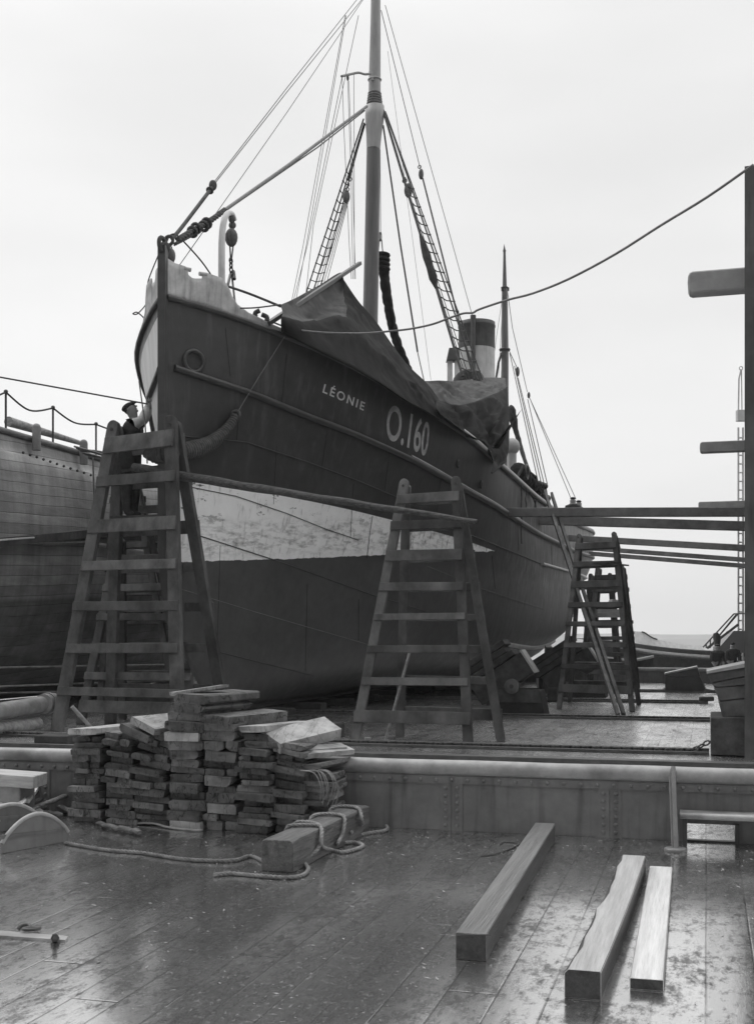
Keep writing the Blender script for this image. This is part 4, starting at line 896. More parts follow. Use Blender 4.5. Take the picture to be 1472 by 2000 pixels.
# ------------------------------------------------------------------ slide rails and chains across the dock floor
for (p, q0, q1, ce, lab) in ((15.42, -11.8, q_at(1384, 15.42), 1, 'the one nearest the bulwark'), (21.3, -11.8, q_at(1386, 21.3), 1, 'the second, at the foot of the right trestle'), (26.8, -11.8, q_at(1382, 26.8), 1, 'the third, with a small cleat at its right end'), (31.8, -11.8, q_at(1400, 31.8), 0, 'the farthest, in front of the wedge block')):
    mb = MB(); mb.beam(dq(q0, p, .035), dq(q1, p, .035), .09, .07); mb.beam(dq(q0, p - .16, .02), dq(q1, p - .16, .02), .05, .04)
    tag(mb.build('slide_rail', M_DARK, bevel=.004), 'dark iron floor rail, ' + lab, 'rail', 'rails across the dock floor')
    if ce:
        mb = MB(); chain(mb, dq(-11.7, p - .08, .045), dq(q1 - .2, p - .08, .045), .09, .013)
        if p < 16: chain(mb, dq(q1 - .2, p - .08, .045), dq(q1 + .0, p - .05, .16), .09, .013)
        tag(mb.build('chain', M_CHAIN), 'iron chain lying along the rail: ' + lab, 'chain', 'chains along the floor rails')
mb = MB(); mb.beam(dq(-11.8, 13.75, .03), dq(3.6, 13.75, .03), .5, .06); mb.beam(dq(-11.8, 13.45, .05), dq(3.6, 13.45, .05), .06, .1); tag(mb.build('floor_channel', M_DARK, bevel=.004), 'wide dark iron channel just beyond the bulwark', 'channel')
mb = MB(); mb.box(dq(q_at(1379, 26.8), 26.8, .1), (.3, .16, .1)); tag(mb.build('cleat', M_DARK, bevel=.02), 'small dark cleat on the end of a floor rail', 'cleat')

# ------------------------------------------------------------------ the riveted bulwark
PB_ = 8.86
BW = root('riveted_bulwark', dq(q_at(736, PB_), PB_), -DA); tag(BW, 'low riveted steel bulwark with a rounded pipe rail, crossing the foreground', 'bulwark')
qa, qb = -9.0, 3.7; o0, o1 = q_at(1341, PB_), q_at(1434, PB_)
mb = MB()
def qbox(x0, x1, z0, z1, p0, p1): 
    vs = [dq(x, p, z) for z in (z0, z1) for (x, p) in ((x0, p0), (x1, p0), (x1, p1), (x0, p1))]
    mb.add(vs, [(3, 2, 1, 0), (4, 5, 6, 7), (0, 1, 5, 4), (1, 2, 6, 5), (2, 3, 7, 6), (3, 0, 4, 7)])
qbox(qa, o0, 0, .47, PB_ - .006, PB_ + .006); qbox(o1, qb, 0, .47, PB_ - .006, PB_ + .006); qbox(o0, o1, .13, .47, PB_ - .006, PB_ + .006)
seams = [q_at(u, PB_) for u in (82, 748 - 13, 882, 1190)]
for u in (82, 882, 1190): q = q_at(u, PB_); qbox(q - .085, q - .002, 0, .36, PB_ - .014, PB_ - .006); qbox(q + .002, q + .085, 0, .36, PB_ - .014, PB_ - .006)
qbox(qa, qb, .36, .415, PB_ - .018, PB_ - .0065)
def rivet(q, z, off=.018, r=.016):
    mb.ball(dq(q, PB_ - off, z), r, (1, .8, 1), 10, 6)
q = qa + .05
while q < qb: rivet(q, .388, .02); q += .122
for u in (82, 882, 1190):
    qq = q_at(u, PB_)
    for s in (-.045, .045):
        for k in range(6): rivet(qq + s, .04 + k * .057, .016)
plate = mb.build('plate', M_STEEL, BW)
mb = MB(); mb.tube([dq(qa + (qb - qa) * k / 40, PB_ + .03, .475 + .002 * math.sin(k * 1.7)) for k in range(41)], .062, 20, flat=1.0); mb.build('pipe_rail', M_STEELL, BW)
mb = MB(); sp_ = dq(q_at(1313, PB_), PB_ - .02, .5); ft = gp(1318, 1662); mb.beam(ft, sp_ + Vector((0, 0, .03)), .058, .03, up=(-1, 0, 0)); mb.beam(ft + Vector((0, .0, 0)), sp_ + Vector((0, .02, .0)), .012, .05, up=(-1, 0, 0)); mb.build('stanchion', M_STEEL, BW, bevel=.003)
mb = MB(); lathe(mb, ft + Vector((0, 0, 0)), [(0, .022), (.07, .022), (.078, .015), (.078, 0)], 20); mb.build('stanchion_foot', M_STEEL, BW)
mb = MB(); mb.tube([dq(q_at(1327, PB_ - .2), PB_ - .22, .215), dq(qb, PB_ - .22, .215)], .022, 12); mb.box(dq((o0 + qb) / 2, PB_ - .11, .222), (qb - o0 + .1, .2, .012), Matrix.Rotation(-DA, 3, 'Z')); mb.build('port_hood', M_STEELL, BW)
mb = MB(); qbox(o0 - .03, o0, 0, .215, PB_ - .16, PB_ - .0065); qbox(o1, o1 + .03, 0, .14, PB_ - .04, PB_ - .0065); qbox(o0, o1, -.004, .014, PB_ - .03, PB_ + .03); mb.build('freeing_port_frame', M_DARK, BW)
# far bulwark across the dock
mb = MB(); FB = 37.95
def fbox(x0, x1, z0, z1, p0, p1):
    vs = [dq(x, p, z) for z in (z0, z1) for (x, p) in ((x0, p0), (x1, p0), (x1, p1), (x0, p1))]
    mb.add(vs, [(3, 2, 1, 0), (4, 5, 6, 7), (0, 1, 5, 4), (1, 2, 6, 5), (2, 3, 7, 6), (3, 0, 4, 7)])
fbox(-23, 8.2, 0, .4, FB, FB + .02); FBO = mb.build('far_bulwark', M_STEEL); tag(FBO, 'low grey bulwark at the far end of the dock floor', 'bulwark')
mb = MB(); mb.tube([dq(-12, FB, .42), dq(8.2, FB, .42)], .06, 10); mb.build('pipe_rail', M_STEELL, FBO)

# ------------------------------------------------------------------ the other vessel on the left
def p_at(u, q): k = (u - CX) / F; return (ND.x * q + k * DA_S * q) / (k * AD.y - AD.x) if False else (ND.x * q - k * ND.y * q) / (k * AD.y - AD.x)
def plank_material():
    m = bpy.data.materials.new('weathered_ship_planks'); m.use_nodes = True; N, L = m.node_tree.nodes, m.node_tree.links; b = N['Principled BSDF']
    t = N.new('ShaderNodeTexCoord'); sp = N.new('ShaderNodeSeparateXYZ'); L.new(t.outputs['Object'], sp.inputs[0])
    def M_(op, a, c):
        n = N.new('ShaderNodeMath'); n.operation = op
        for i, x in enumerate((a, c)):
            if isinstance(x, (int, float)): n.inputs[i].default_value = x
            else: L.new(x, n.inputs[i])
        return n.outputs[0]
    def rng(s, a, c, d, e):
        n = N.new('ShaderNodeMapRange'); n.inputs[1].default_value = a; n.inputs[2].default_value = c; n.inputs[3].default_value = d; n.inputs[4].default_value = e; L.new(s, n.inputs[0]); return n.outputs[0]
    def noise(s, st, d=7, r=.65):
        mp = N.new('ShaderNodeMapping'); mp.inputs['Scale'].default_value = st; L.new(t.outputs['Object'], mp.inputs[0]); n = N.new('ShaderNodeTexNoise'); n.inputs['Scale'].default_value = s; n.inputs['Detail'].default_value = d; n.inputs['Roughness'].default_value = r; L.new(mp.outputs[0], n.inputs['Vector']); return n.outputs['Fac']
    z = M_('ADD', sp.outputs[2], M_('MULTIPLY', sp.outputs[1], -.055)); z = M_('ADD', z, M_('MULTIPLY', noise(.5, (1, 1, .2), 2), .1))
    pz = M_('DIVIDE', z, .2); idx = M_('FLOOR', pz, 0); fz = M_('FRACT', pz, 0); e = M_('ABSOLUTE', M_('SUBTRACT', fz, .5), 0); seam = rng(e, .455, .49, 0, 1)
    wn_ = N.new('ShaderNodeTexWhiteNoise'); wn_.noise_dimensions = '1D'; L.new(idx, wn_.inputs['W'])
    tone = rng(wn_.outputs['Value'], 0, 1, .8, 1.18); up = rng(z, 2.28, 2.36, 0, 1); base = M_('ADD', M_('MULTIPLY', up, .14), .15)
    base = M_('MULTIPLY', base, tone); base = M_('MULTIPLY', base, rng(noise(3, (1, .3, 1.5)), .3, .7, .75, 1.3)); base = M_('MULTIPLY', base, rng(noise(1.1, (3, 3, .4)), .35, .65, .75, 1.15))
    lite = M_('MULTIPLY', M_('MULTIPLY', seam, M_('SUBTRACT', 1.0, up)), rng(noise(1.2, (1, .4, 1)), .5, .7, 0, 1))
    base = M_('MULTIPLY', base, M_('SUBTRACT', 1.0, M_('MULTIPLY', seam, .6))); base = M_('ADD', base, M_('MULTIPLY', lite, .22))
    L.new(base, b.inputs['Base Color']); b.inputs['Roughness'].default_value = .75
    bp = N.new('ShaderNodeBump'); bp.inputs['Strength'].default_value = .5; bp.inputs['Distance'].default_value = .02; L.new(M_('SUBTRACT', noise(5, (1, .3, 1)), seam), bp.inputs['Height']); L.new(bp.outputs[0], b.inputs['Normal'])
    return m
M_PLANKS = plank_material()
QV = -12.7
VS = root('wooden_vessel', dq(QV, 22, 0), -DA); tag(VS, 'weathered plank-built vessel standing along the left side of the dock, behind the trestles', 'ship')
SEC = [(5.42, -.3), (5.05, -.22), (5.0, -.14), (4.4, -.05), (3.6, 0), (2.9, -.03), (2.2, -.16), (1.6, -.38), (1.1, -.66), (.75, -.95), (.45, -1.35), (.2, -1.9), (.01, -3.0)]
mb = MB(); rows = []
for i in range(41):
    p = 9 + i * .75; cl_ = -((max(0, p - 27) / 12) ** 2) * 3.0 - ((max(0, 13 - p) / 5) ** 2) * .8
    row = []
    for j in range(len(SEC) - 1):
        for k in range(3):
            z = SEC[j][0] + (SEC[j + 1][0] - SEC[j][0]) * k / 3; row.append(dq(QV + cl_ + interp([(a, b) for a, b in reversed(SEC)], z), p, z))
    row.append(dq(QV + cl_ + SEC[-1][1], p, SEC[-1][0])); rows.append(row)
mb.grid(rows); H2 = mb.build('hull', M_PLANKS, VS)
mb = MB(); mb.grid([[r[3], dq(QV - 6, 9 + i * .75, 4.9)] for i, r in enumerate(rows)], False); mb.build('deck', M_LINER, VS)
def vl(u, v, q): p = p_at(u, q); w = dq(q, p); return Vector((w.x, w.y, EYE + (HZ - v) / F * w.y))
mb = MB(); mb.tube([r[0] for r in rows], .07, 6); mb.build('rail', M_SHORE, VS)
mb = MB(); mb.beam(vl(-160, 1075, QV + .06), vl(175, 1042, QV + .06), .14, .16); mb.beam(vl(175, 1042, QV + .06), vl(330, 1040, QV + .04), .14, .14); mb.build('wale', M_WOOD, VS)
mb = MB(); mb.tube([vl(-100, 1062, QV + .1), vl(65, 1050, QV + .1)], .04, 6); mb.build('pale_moulding', M_WHITE, VS)
mb = MB(); mb.tube([vl(50, 1060, QV + .06), vl(170, 1058, QV + .06), vl(330, 1085, QV + .06)], .025, 6); mb.build('pale_moulding', M_WHITE, VS)
for v0, v1 in ((1340, 1329), (1352, 1346), (1302, 1298)):
    mb = MB(); mb.tube([vl(-60, v0 + 3, QV + .05), vl(330, v1, QV + .05)], .02, 5); mb.build('strake_edge', M_STEELL, VS)
mb = MB(); q_ = QV - .35
for (u, va, vb) in ((-80, 735, 810), (12, 765, 838), (104, 796, 872), (188, 828, 900), (262, 850, 930)):
    mb = MB(); mb.tube([vl(u, vb, q_), vl(u, va, q_)], .022, 6); mb.ball(vl(u, va, q_), .045, nu=8, nv=6); mb.build('stanchion', M_DARK, VS)
mb = MB(); st_ = [(-80, 735), (12, 766), (104, 797), (188, 829), (262, 850)]
for (a, b_), dd in zip(zip(st_[:-1], st_[1:]), (30, 22, 14, 3)):
    mb.tube(smooth_path([vl(a[0], a[1], q_), vl((a[0] * .5 + b_[0] * .5), (a[1] + b_[1]) / 2 + dd * .9, q_), vl(b_[0], b_[1], q_)], 8), .02, 5)
mb.build('guard_chain', M_BLACK, VS)
for (u, v) in ((72, 845), (164, 875)):
    mb = MB(); c = vl(u, v, QV - .12); mb.tube([c + Vector((0, 0, -.35)), c + Vector((0, 0, .1))], .085, 10); mb.ball(c + Vector((0, 0, .1)), .085); mb.build('timberhead', M_SHORE, VS)
mb = MB(); mb.tube([vl(17, 823, QV - .5), vl(160, 866, QV - .5)], [.1, .05], 10); tag(mb.build('spar', M_WOODL), 'pale spar lying on the rail of the plank-built vessel', 'spar')
mb = MB()
for k in range(13): mb.ball(vl(46 + k * 13.2, 884 + k * 4.4, QV - .05), .03, nu=6, nv=4)
mb.build('rail_bolts', M_BLACK, VS)
random.seed(2); mb = MB()
for k in range(6):
    a = vl(145 + k * 4, 872 + k * 3, QV + .05); mb.tube(smooth_path([a, a + Vector((.5, .3, -.02 - .1 * random.random())), a + Vector((.8, .5, -.25))], 5), .022, 5)
mb.tube([vl(182, 890, QV + .08), vl(184, 960, QV + .08), vl(184, 1035, QV + .08)], .02, 5); mb.build('rope_tangle', M_ROPEL, VS)
# things on the floor at the left
mb = MB(); mb.tube([at(-70, 1400, 16.6), at(95, 1373, 18.6)], .125, 18); mb.tube([at(85, 1374.5, 18.4), at(104, 1372, 18.7)], .155, 18); mb.tube([at(92, 1373.5, 18.5), at(96, 1373, 18.56)], .17, 18); tag(mb.build('steel_pipe', M_STEELL), 'thick pale pipe with a collar lying low at the left edge', 'pipe')
mb = MB(); mb.tube([gp(-60, 1428, .12), gp(75, 1413, .12)], .1, 10); tag(mb.build('log', M_WOODL), 'pale log on the dock floor below the thick pipe', 'log')
mb = MB(); mb.box(gp(108, 1466) + Vector((0, .12, .1)), (.46, .4, .2), Matrix.Rotation(-.2, 3, 'Z')); tag(mb.build('wood_block', M_WOOD, bevel=.01), 'squared wooden block under the front foot of the tall left trestle', 'block')
mb = MB(); mb.box(gp(97, 1467) + Vector((-.12, .5, .1)), (.2, .3, .16), Matrix.Rotation(.2, 3, 'Z')); tag(mb.build('wood_block', M_WOOD, bevel=.01), 'smaller wooden block behind the squared one', 'block')
for i, (v0, v1, lab) in enumerate(((1372, 1370, 'nearest'), (1341, 1338, 'middle'), (1318, 1314, 'farthest'))):
    mb = MB(); mb.tube([at(150, v0, 27 + i * 4), at(345, v1, 26.5 + i * 4)], .035, 8); mb.tube([at(170, v0, 27 + i * 4), gp(170, 1240 + 3450 / (27 + i * 4))], .03, 6); mb.tube([at(330, v1, 26.6 + i * 4), gp(330, 1240 + 3450 / (26.6 + i * 4))], .03, 6)
    tag(mb.build('low_rail', M_RAIL), lab + ' of three thin pale rails behind the left trestles', 'railing', 'low rails behind the left trestles')

# ------------------------------------------------------------------ keel and bilge blocks
lab = 'low dark timber block under the keel'
for i in range(14):
    t = 3.6 + i * 1.75; mb = MB(); mb.box(sw(t, 0, .076), (.34, 1.5, .145), Matrix.Rotation(SHIP_ROT + random.uniform(-.05, .05), 3, 'Z')); mb.box(sw(t + .02, .05, .012), (.5, 1.9, .024), Matrix.Rotation(SHIP_ROT, 3, 'Z'))
    tag(mb.build('keel_block', M_CRIB, bevel=.012), lab, 'block', 'keel blocks under the trawler')
def bilge(fl, fr, D, h, tilt, label, flip=1, scale=1.0):
    c = gp((fl + fr) / 2, HZ + EYE * F / D); w = (fr - fl) / F * D; T = root('bilge_block', c, -DA); tag(T, label, 'block', 'bilge blocks'); X = ND; Y = AD; Zv = Vector((0, 0, 1)); d = .9 * scale
    def pt(x, z, y=0): return c + X * x + Zv * z + Y * y
    mb = MB(); mb.prism([pt(-w / 2, 0), pt(w / 2, 0), pt(w * .42, h), pt(-w * .30, h)], Y * d); mb.build('base', M_CRIB, T, bevel=.01)
    mb = MB(); mb.prism([pt(-w * .31, h * .55, -.02), pt(w * .44, h * .55, -.02), pt(w * .42, h + .01, -.02), pt(-w * .30, h + .01, -.02)], Y * .018); mb.build('facing_board', M_WOOD, T)
    a = R(tilt); ux = X * math.cos(a) + Zv * math.sin(a); uz = -X * math.sin(a) + Zv * math.cos(a); o = pt(-.1 * w * flip, h + .12 * scale)
    def q3(x, z, y=0): return o + ux * x * scale + uz * z * scale + Y * (y + .02)
    mb = MB(); mb.prism([q3(-.95, 0), q3(.62, 0), q3(.62, .62), q3(-.95, .62)], Y * d * .9); mb.build('tilted_box', M_CRIB, T, bevel=.012)
    for k, (x0, x1) in enumerate(((-1.05, .48), (-1.0, .34), (-.9, .42))):
        mb = MB(); mb.prism([q3(x0, .64 + k * .17, -.04), q3(x1, .64 + k * .17, -.04), q3(x1, .8 + k * .17, -.04), q3(x0, .8 + k * .17, -.04)], Y * d); mb.build('timber', M_CRIB, T, bevel=.012)
    mb = MB(); mb.prism([q3(.63, -.02, -.02), q3(.68, -.02, -.02), q3(.68, .66, -.02), q3(.63, .66, -.02)], Y * .5); mb.build('edge_plate', M_RAIL, T)
    mb = MB(); ce = q3(-.02, .0, -.1); mb.tube([ce, ce + Y * .12], .19 * scale, 24); mb.tube([ce - Y * .02, ce + Y * .1], .12 * scale, 20); W = mb.build('roller', M_WOOD, T); mb = MB(); mb.tube([ce - Y * .03, ce + Y * .1], .055 * scale, 14); mb.build('axle', M_BLACK, W)
    return T
bilge(938, 1064, 21.6, .48, 33, 'dark tilted timber bilge block with a round roller, right of the middle trestle', 0, .72)
bilge(1085, 1182, 28.4, .36, 33, 'dark tilted timber bilge block seen through the right-hand trestle', 0, .86)
mb = MB(); c = gp(905, 1405); mb.box(c + Vector((0, .4, .11)), (1.25, .8, .2), Matrix.Rotation(-DA, 3, 'Z')); tag(mb.build('timber_baulk', M_CRIB, bevel=.01), 'dark low baulk on the floor behind the middle trestle', 'baulk')
mb = MB(); c = gp(1070, 1370); mb.box(c + Vector((.1, .0, .16)), (.22, .2, .3), Matrix.Rotation(-DA, 3, 'Z')); tag(mb.build('wood_block', M_CRIB, bevel=.01), 'small dark block left of the right trestle\'s front foot', 'block')
mb = MB(); c = gp(1063, 1352); mb.tube([c, c + Vector((0, 0, .55))], .16, 12); mb.ball(c + Vector((0, 0, .5)), .2); tag(mb.build('bollard', M_BLACK), 'squat dark bollard between the two bilge blocks', 'bollard')
mb = MB(); c = gp(648, 1438); mb.box(c + Vector((0, 0, .1)), (.3, .26, .2), Matrix.Rotation(.5, 3, 'Z')); tag(mb.build('wood_block', M_CRIB, bevel=.01), 'dark block on the floor just right of the board stack, under the hull', 'block')
for (u, v, s, lab) in ((660, 1428, .16, 'small pale offcut on the floor left of the middle trestle'), (718, 1448, .1, 'tiny offcut by the left foot of the middle trestle')):
    mb = MB(); mb.box(gp(u, v) + Vector((0, 0, .03)), (s, s * .8, .06), Matrix.Rotation(u, 3, 'Z')); tag(mb.build('offcut', M_WOODL, bevel=.005), lab, 'offcut')
# stern prop and blocks seen under the counter
for (u, v0, v1, D, w, lab) in ((1071, 1362, 1262, 30.5, .22, 'stout prop under the turn of the bilge, left of the right trestle'),): 
    mb = MB(); mb.beam(gp(u - 5, 1240 + 3450 / D), at(u, v1, D - .3), w * .8, w, up=(0, 1, 0)); tag(mb.build('prop', M_DARK, bevel=.01), lab, 'prop')
for (u, v0, D, lab) in ((1050, 1290, 33, 'thin pale pipe standing behind the nearer bilge block'), (1056, 1285, 34, 'second thin pale pipe behind the nearer bilge block')):
    mb = MB(); mb.tube(smooth_path([gp(u, 1240 + 3450 / D), at(u, v0 + 6, D), at(u + 2, v0, D), at(u + 8, v0 + 2, D)], 5), .045, 8); tag(mb.build('vent_pipe', M_RAIL), lab, 'pipe')
# a plank of pale timber along the bilge
mb = MB(); P = [hs(1003, 1238, .05)] + [sw(t, half(t, z) * .98 + .04, z) for t, z in ((12.5, 1.3), (14.5, 1.2), (16.5, 1.15), (18.5, 1.2), (20, 1.32))]
mb.tube(smooth_path(P[1:], 6), .07, 8); mb.build('bilge_keel', M_RAIL, SHIP)
# wedge block on the right
c = gp(1298, 1352); D = c.y; s = D / F
mb = MB()
def wb(x, z): return c + ND * x * s + Vector((0, 0, z * s))
mb.prism([wb(0, 0), wb(80, -2), wb(66, 30), wb(0, 30)], AD * .9); WB = mb.build('wedge_block', M_DARK, bevel=.01); tag(WB, 'dark wedge-shaped block with sloping lid on the dock floor, left of the planked block', 'block')
mb = MB(); mb.prism([wb(0, 31), wb(66, 31), wb(61, 47), wb(-1, 33)], AD * .9); mb.build('sloping_top', M_DARK, WB); mb = MB(); mb.prism([wb(-2, 34), wb(61, 48), wb(60, 51), wb(-2, 37)], AD * .9); mb.build('top_board', M_RAIL, WB)
mb = MB(); c0 = dq(q_at(1376, 31.0), 31.0, .1); mb.tube(smooth_path([c0, c0 + Vector((.4, 0, -.06)), c0 + Vector((.9, -.1, -.05)), c0 + Vector((1.5, 0, -.04))], 5), .05, 6); mb.tube(smooth_path([gp(1297, 1345), gp(1290, 1350), gp(1278, 1351)], 4), .04, 6); tag(mb.build('chain', M_CHAIN), 'short chain lying on both sides of the wedge block', 'chain')
# planked bilge block at the right edge
T = root('planked_block', gp(1430, 1480), -DA); tag(T, 'tapering block of curved planks on a dark plinth at the right edge', 'block'); D = 14.6; s = D / F
def rp(u, v, dd=0.0): return at(u, v, D + dd)
mb = MB(); g0 = gp(1387, 1476); mb.prism([at(1387, 1474, D + .0), at(1480, 1478, D - .3), at(1480, 1400, D - .3), at(1387, 1402, D)], AD * 1.2); mb.build('plinth', M_CRIB, T, bevel=.01)
mb = MB(); mb.prism([rp(1410, 1401, .05), rp(1480, 1399, -.25), rp(1480, 1362, -.25), rp(1402, 1370, .05)], AD * 1.0); mb.prism([rp(1404, 1369, .02), rp(1480, 1360, -.27), rp(1480, 1337, -.27), rp(1393, 1343, .02)], AD * 1.05); mb.build('lower_planks', M_WOOD, T, bevel=.008)
mb = MB(); mb.prism([rp(1398, 1342, -.02), rp(1480, 1335, -.3), rp(1480, 1316, -.3), rp(1386, 1335, -.02)], AD * 1.1); mb.build('middle_plank', M_WOOD, T, bevel=.008)
mb = MB(); mb.prism([rp(1387, 1334, -.05), rp(1480, 1315, -.35), rp(1480, 1300, -.35), rp(1381, 1316, -.05)], AD * 1.15); mb.build('upper_plank', M_WOOD, T, bevel=.008)
mb = MB(); mb.prism([rp(1379, 1316, -.08), rp(1480, 1299, -.4), rp(1480, 1290, -.4), rp(1379, 1311, -.08)], AD * 1.2); mb.build('rim', M_STEELL, T)

# ------------------------------------------------------------------ craft and people beyond the far bulwark
BG = root('barge', at(1300, 1290, 60), 0); tag(BG, 'long dark barge with a pale rail and curved hatch beyond the far bulwark', 'barge')
def bl(u, v, D=58): return at(u, v, D)
top_ = [(1160, 1247), (1225, 1254), (1300, 1264), (1390, 1271), (1470, 1274)]
mb = MB(); top = smooth_path([bl(*p) for p in top_], 4); bot = [Vector((p.x, p.y + .4, -1.6)) for p in top]; bk = [p + Vector((0, 7, 0)) for p in top]; mb.grid([bk, top, bot]); mb.build('hull', M_DARK, BG)
mb = MB(); mb.tube([p + Vector((0, -.1, -.30)) for p in top], .07, 8); mb.tube([p + Vector((0, -.06, -.02)) for p in top], .03, 6); mb.build('pale_rail', M_RAIL, BG)
mb = MB(); mb.tube(smooth_path([bl(1230, 1268, 57), bl(1270, 1276, 57), bl(1330, 1282, 57), bl(1395, 1287, 57)], 4), .09, 8); mb.build('lower_rail', M_WIRE, BG)
mb = MB(); cp = smooth_path([bl(1238, 1233, 61), bl(1256, 1235, 61), bl(1272, 1245, 61), bl(1292, 1251, 61), bl(1330, 1258, 61), bl(1372, 1263, 61)], 5); mb.grid([[p + Vector((0, 3, 0)) for p in cp], cp, [Vector((p.x, p.y - 1, 0.0)) for p in cp]]); mb.build('hatch_cover', M_MASTL, BG); mb = MB(); mb.tube(cp[4:14], .04, 5); mb.build('coaming', M_BLACK, BG)
mb = MB(); P = [at(u, v, 44) for u, v in ((1178, 1284), (1205, 1288), (1240, 1289), (1275, 1282))]; tp_ = smooth_path(P, 4); mb.grid([[p + Vector((0, 1.3, 0)) for p in tp_], tp_, [Vector((p.x * .998, p.y + .3, -1.5)) for p in tp_]]); RB = mb.build('rowing_boat', M_WOOD); tag(RB, 'small open boat with pale gunwale behind the right trestle', 'boat'); mb = MB(); mb.tube([p + Vector((0, -.02, .0)) for p in tp_], .06, 6); mb.build('gunwale', M_RAIL, RB)
mb = MB(); mb.beam(at(1380, 1266, 50), at(1440, 1220, 50), .08, .1); 
for a_, b2 in (((1372, 1264), (1432, 1199)), ((1384, 1264), (1440, 1199)), ((1390, 1258), (1436, 1201))): mb.tube([at(*a_, 50), at(*b2, 50)], .035, 6)
mb.tube([at(1432, 1199, 50), at(1456, 1198, 50)], .035, 6)
for u, v in ((1378, 1258), (1386, 1249), (1398, 1236)): mb.tube([at(u, v, 50), at(u, 1266, 50)], .03, 5)
GW = mb.build('gangway', M_WIRE); tag(GW, 'steep gangway with thin handrails climbing at the right edge', 'gangway')
mb = MB(); mb.prism([at(1404, 1264, 50.5), at(1432, 1232, 50.5), at(1458, 1232, 50.5), at(1458, 1275, 50.5), at(1404, 1275, 50.5)], (0, 1, 0)); mb.build('landing', M_LAND, GW)
mb = MB(); mb.tube([at(1401, 1300, 49), at(1400, 1262, 49), at(1399, 1244, 49), at(1396, 1236, 49)], [.15, .12, .17, .1], 8); tag(mb.build('post', M_DARK), 'dark stubby post at the foot of the gangway', 'post')

def person(name, J, E, mats, label, loc, fingers=None, sub=2, cat='person', group=None):
    # J: joint -> (x, y, z, radius, material index); E: bones
    names = list(J); me = bpy.data.meshes.new(name); ob = bpy.data.objects.new(name, me); COL.objects.link(ob)
    loc = Vector(loc); vs = [Vector(J[n][:3]) for n in names]
    me.from_pydata([tuple(v - loc) for v in vs], [(names.index(a), names.index(b)) for a, b in E], [])
    md = ob.modifiers.new('skin', 'SKIN'); md.use_smooth_shade = True
    for i, n in enumerate(names): me.skin_vertices[0].data[i].radius = (J[n][3], J[n][3] * (J[n][5] if len(J[n]) > 5 else 1)); me.skin_vertices[0].data[i].use_root = (i == 0)
    ms = ob.modifiers.new('sub', 'SUBSURF'); ms.levels = sub; ms.render_levels = sub
    bpy.context.view_layer.update(); ev = ob.evaluated_get(bpy.context.evaluated_depsgraph_get()); nm = bpy.data.meshes.new_from_object(ev); ob.modifiers.clear(); ob.data = nm; ob.location = loc; ROOTM[ob.name] = Matrix.Translation(loc)
    nm.materials.clear()
    for m in mats: nm.materials.append(m)
    segs = [(vs[names.index(a)] - loc, vs[names.index(b)] - loc, J[a][4], J[b][4]) for a, b in E]
    for p in nm.polygons:
        best = (1e9, 0)
        for a, b, ma, mb_ in segs:
            ab = b - a; t = max(0, min(1, (p.center - a).dot(ab) / max(ab.length_squared, 1e-9))); d = (p.center - a - ab * t).length
            if d < best[0]: best = (d, ma if t < .5 else mb_)
        p.material_index = best[1]; p.use_smooth = True
    tag(ob, label, cat, group); return ob
# the painter on the trestle: arms up to the bow, face turned up to the right
px = at(252, 1010, 19.15); D = 19.15; s = D / F
def mp_(u, v, dd=0.0): return at(u, v, D + dd)
def JJ(u, v, r, m, dd=0.0, fl=1.0): p = mp_(u, v, dd); return (p.x, p.y, p.z, r, m, fl)
J = {'pelvis': JJ(252, 898, .18, 0, 0, .85), 'waist': JJ(255, 875, .165, 0), 'chest': JJ(260, 848, .2, 0), 'upper': JJ(262, 830, .165, 0), 'neck': JJ(261, 817, .07, 1), 'skull0': JJ(259, 808, .09, 1), 'head': JJ(256, 799, .112, 1), 'crown': JJ(253, 792, .088, 1),
     'shL': JJ(256, 831, .09, 0, -.17), 'elL': JJ(277, 822, .085, 2, -.22), 'foL': JJ(285, 804, .07, 2, -.1), 'wrL': JJ(288, 793, .04, 1, -.05), 'paL': JJ(289, 786, .042, 1, -.03, .6),
     'shR': JJ(270, 831, .09, 0, .17), 'elR': JJ(283, 819, .085, 2, .22), 'foR': JJ(290, 802, .07, 2, .15), 'wrR': JJ(292, 792, .04, 1, .1), 'paR': JJ(293, 786, .042, 1, .1, .6),
     'hpL': JJ(246, 912, .15, 0, -.09), 'knL': JJ(246, 955, .11, 0, -.1), 'anL': JJ(249, 1000, .072, 0, -.1), 'toL': JJ(262, 1008, .05, 3, -.13),
     'hpR': JJ(259, 912, .15, 0, .09), 'knR': JJ(262, 955, .11, 0, .1), 'anR': JJ(261, 1000, .072, 0, .1), 'toR': JJ(275, 1008, .05, 3, .07)}
E_ = [('pelvis', 'waist'), ('waist', 'chest'), ('chest', 'upper'), ('upper', 'neck'), ('neck', 'skull0'), ('skull0', 'head'), ('head', 'crown'), ('upper', 'shL'), ('shL', 'elL'), ('elL', 'foL'), ('foL', 'wrL'), ('wrL', 'paL'), ('upper', 'shR'), ('shR', 'elR'), ('elR', 'foR'), ('foR', 'wrR'), ('wrR', 'paR'), ('pelvis', 'hpL'), ('hpL', 'knL'), ('knL', 'anL'), ('anL', 'toL'), ('pelvis', 'hpR'), ('hpR', 'knR'), ('knR', 'anR'), ('anR', 'toR')]
MAN = person('person', J, E_, [M_CLOTH, M_SKIN, M_SLEEVE, M_BLACK], 'man in dark clothes on the tall trestle, looking up, both arms raised to the bow', px)
hc = mp_(256, 799); f_ = Vector((.82, -.25, .52)).normalized(); upv = Vector((-.52, .0, .85)).normalized(); sdv = f_.cross(upv)
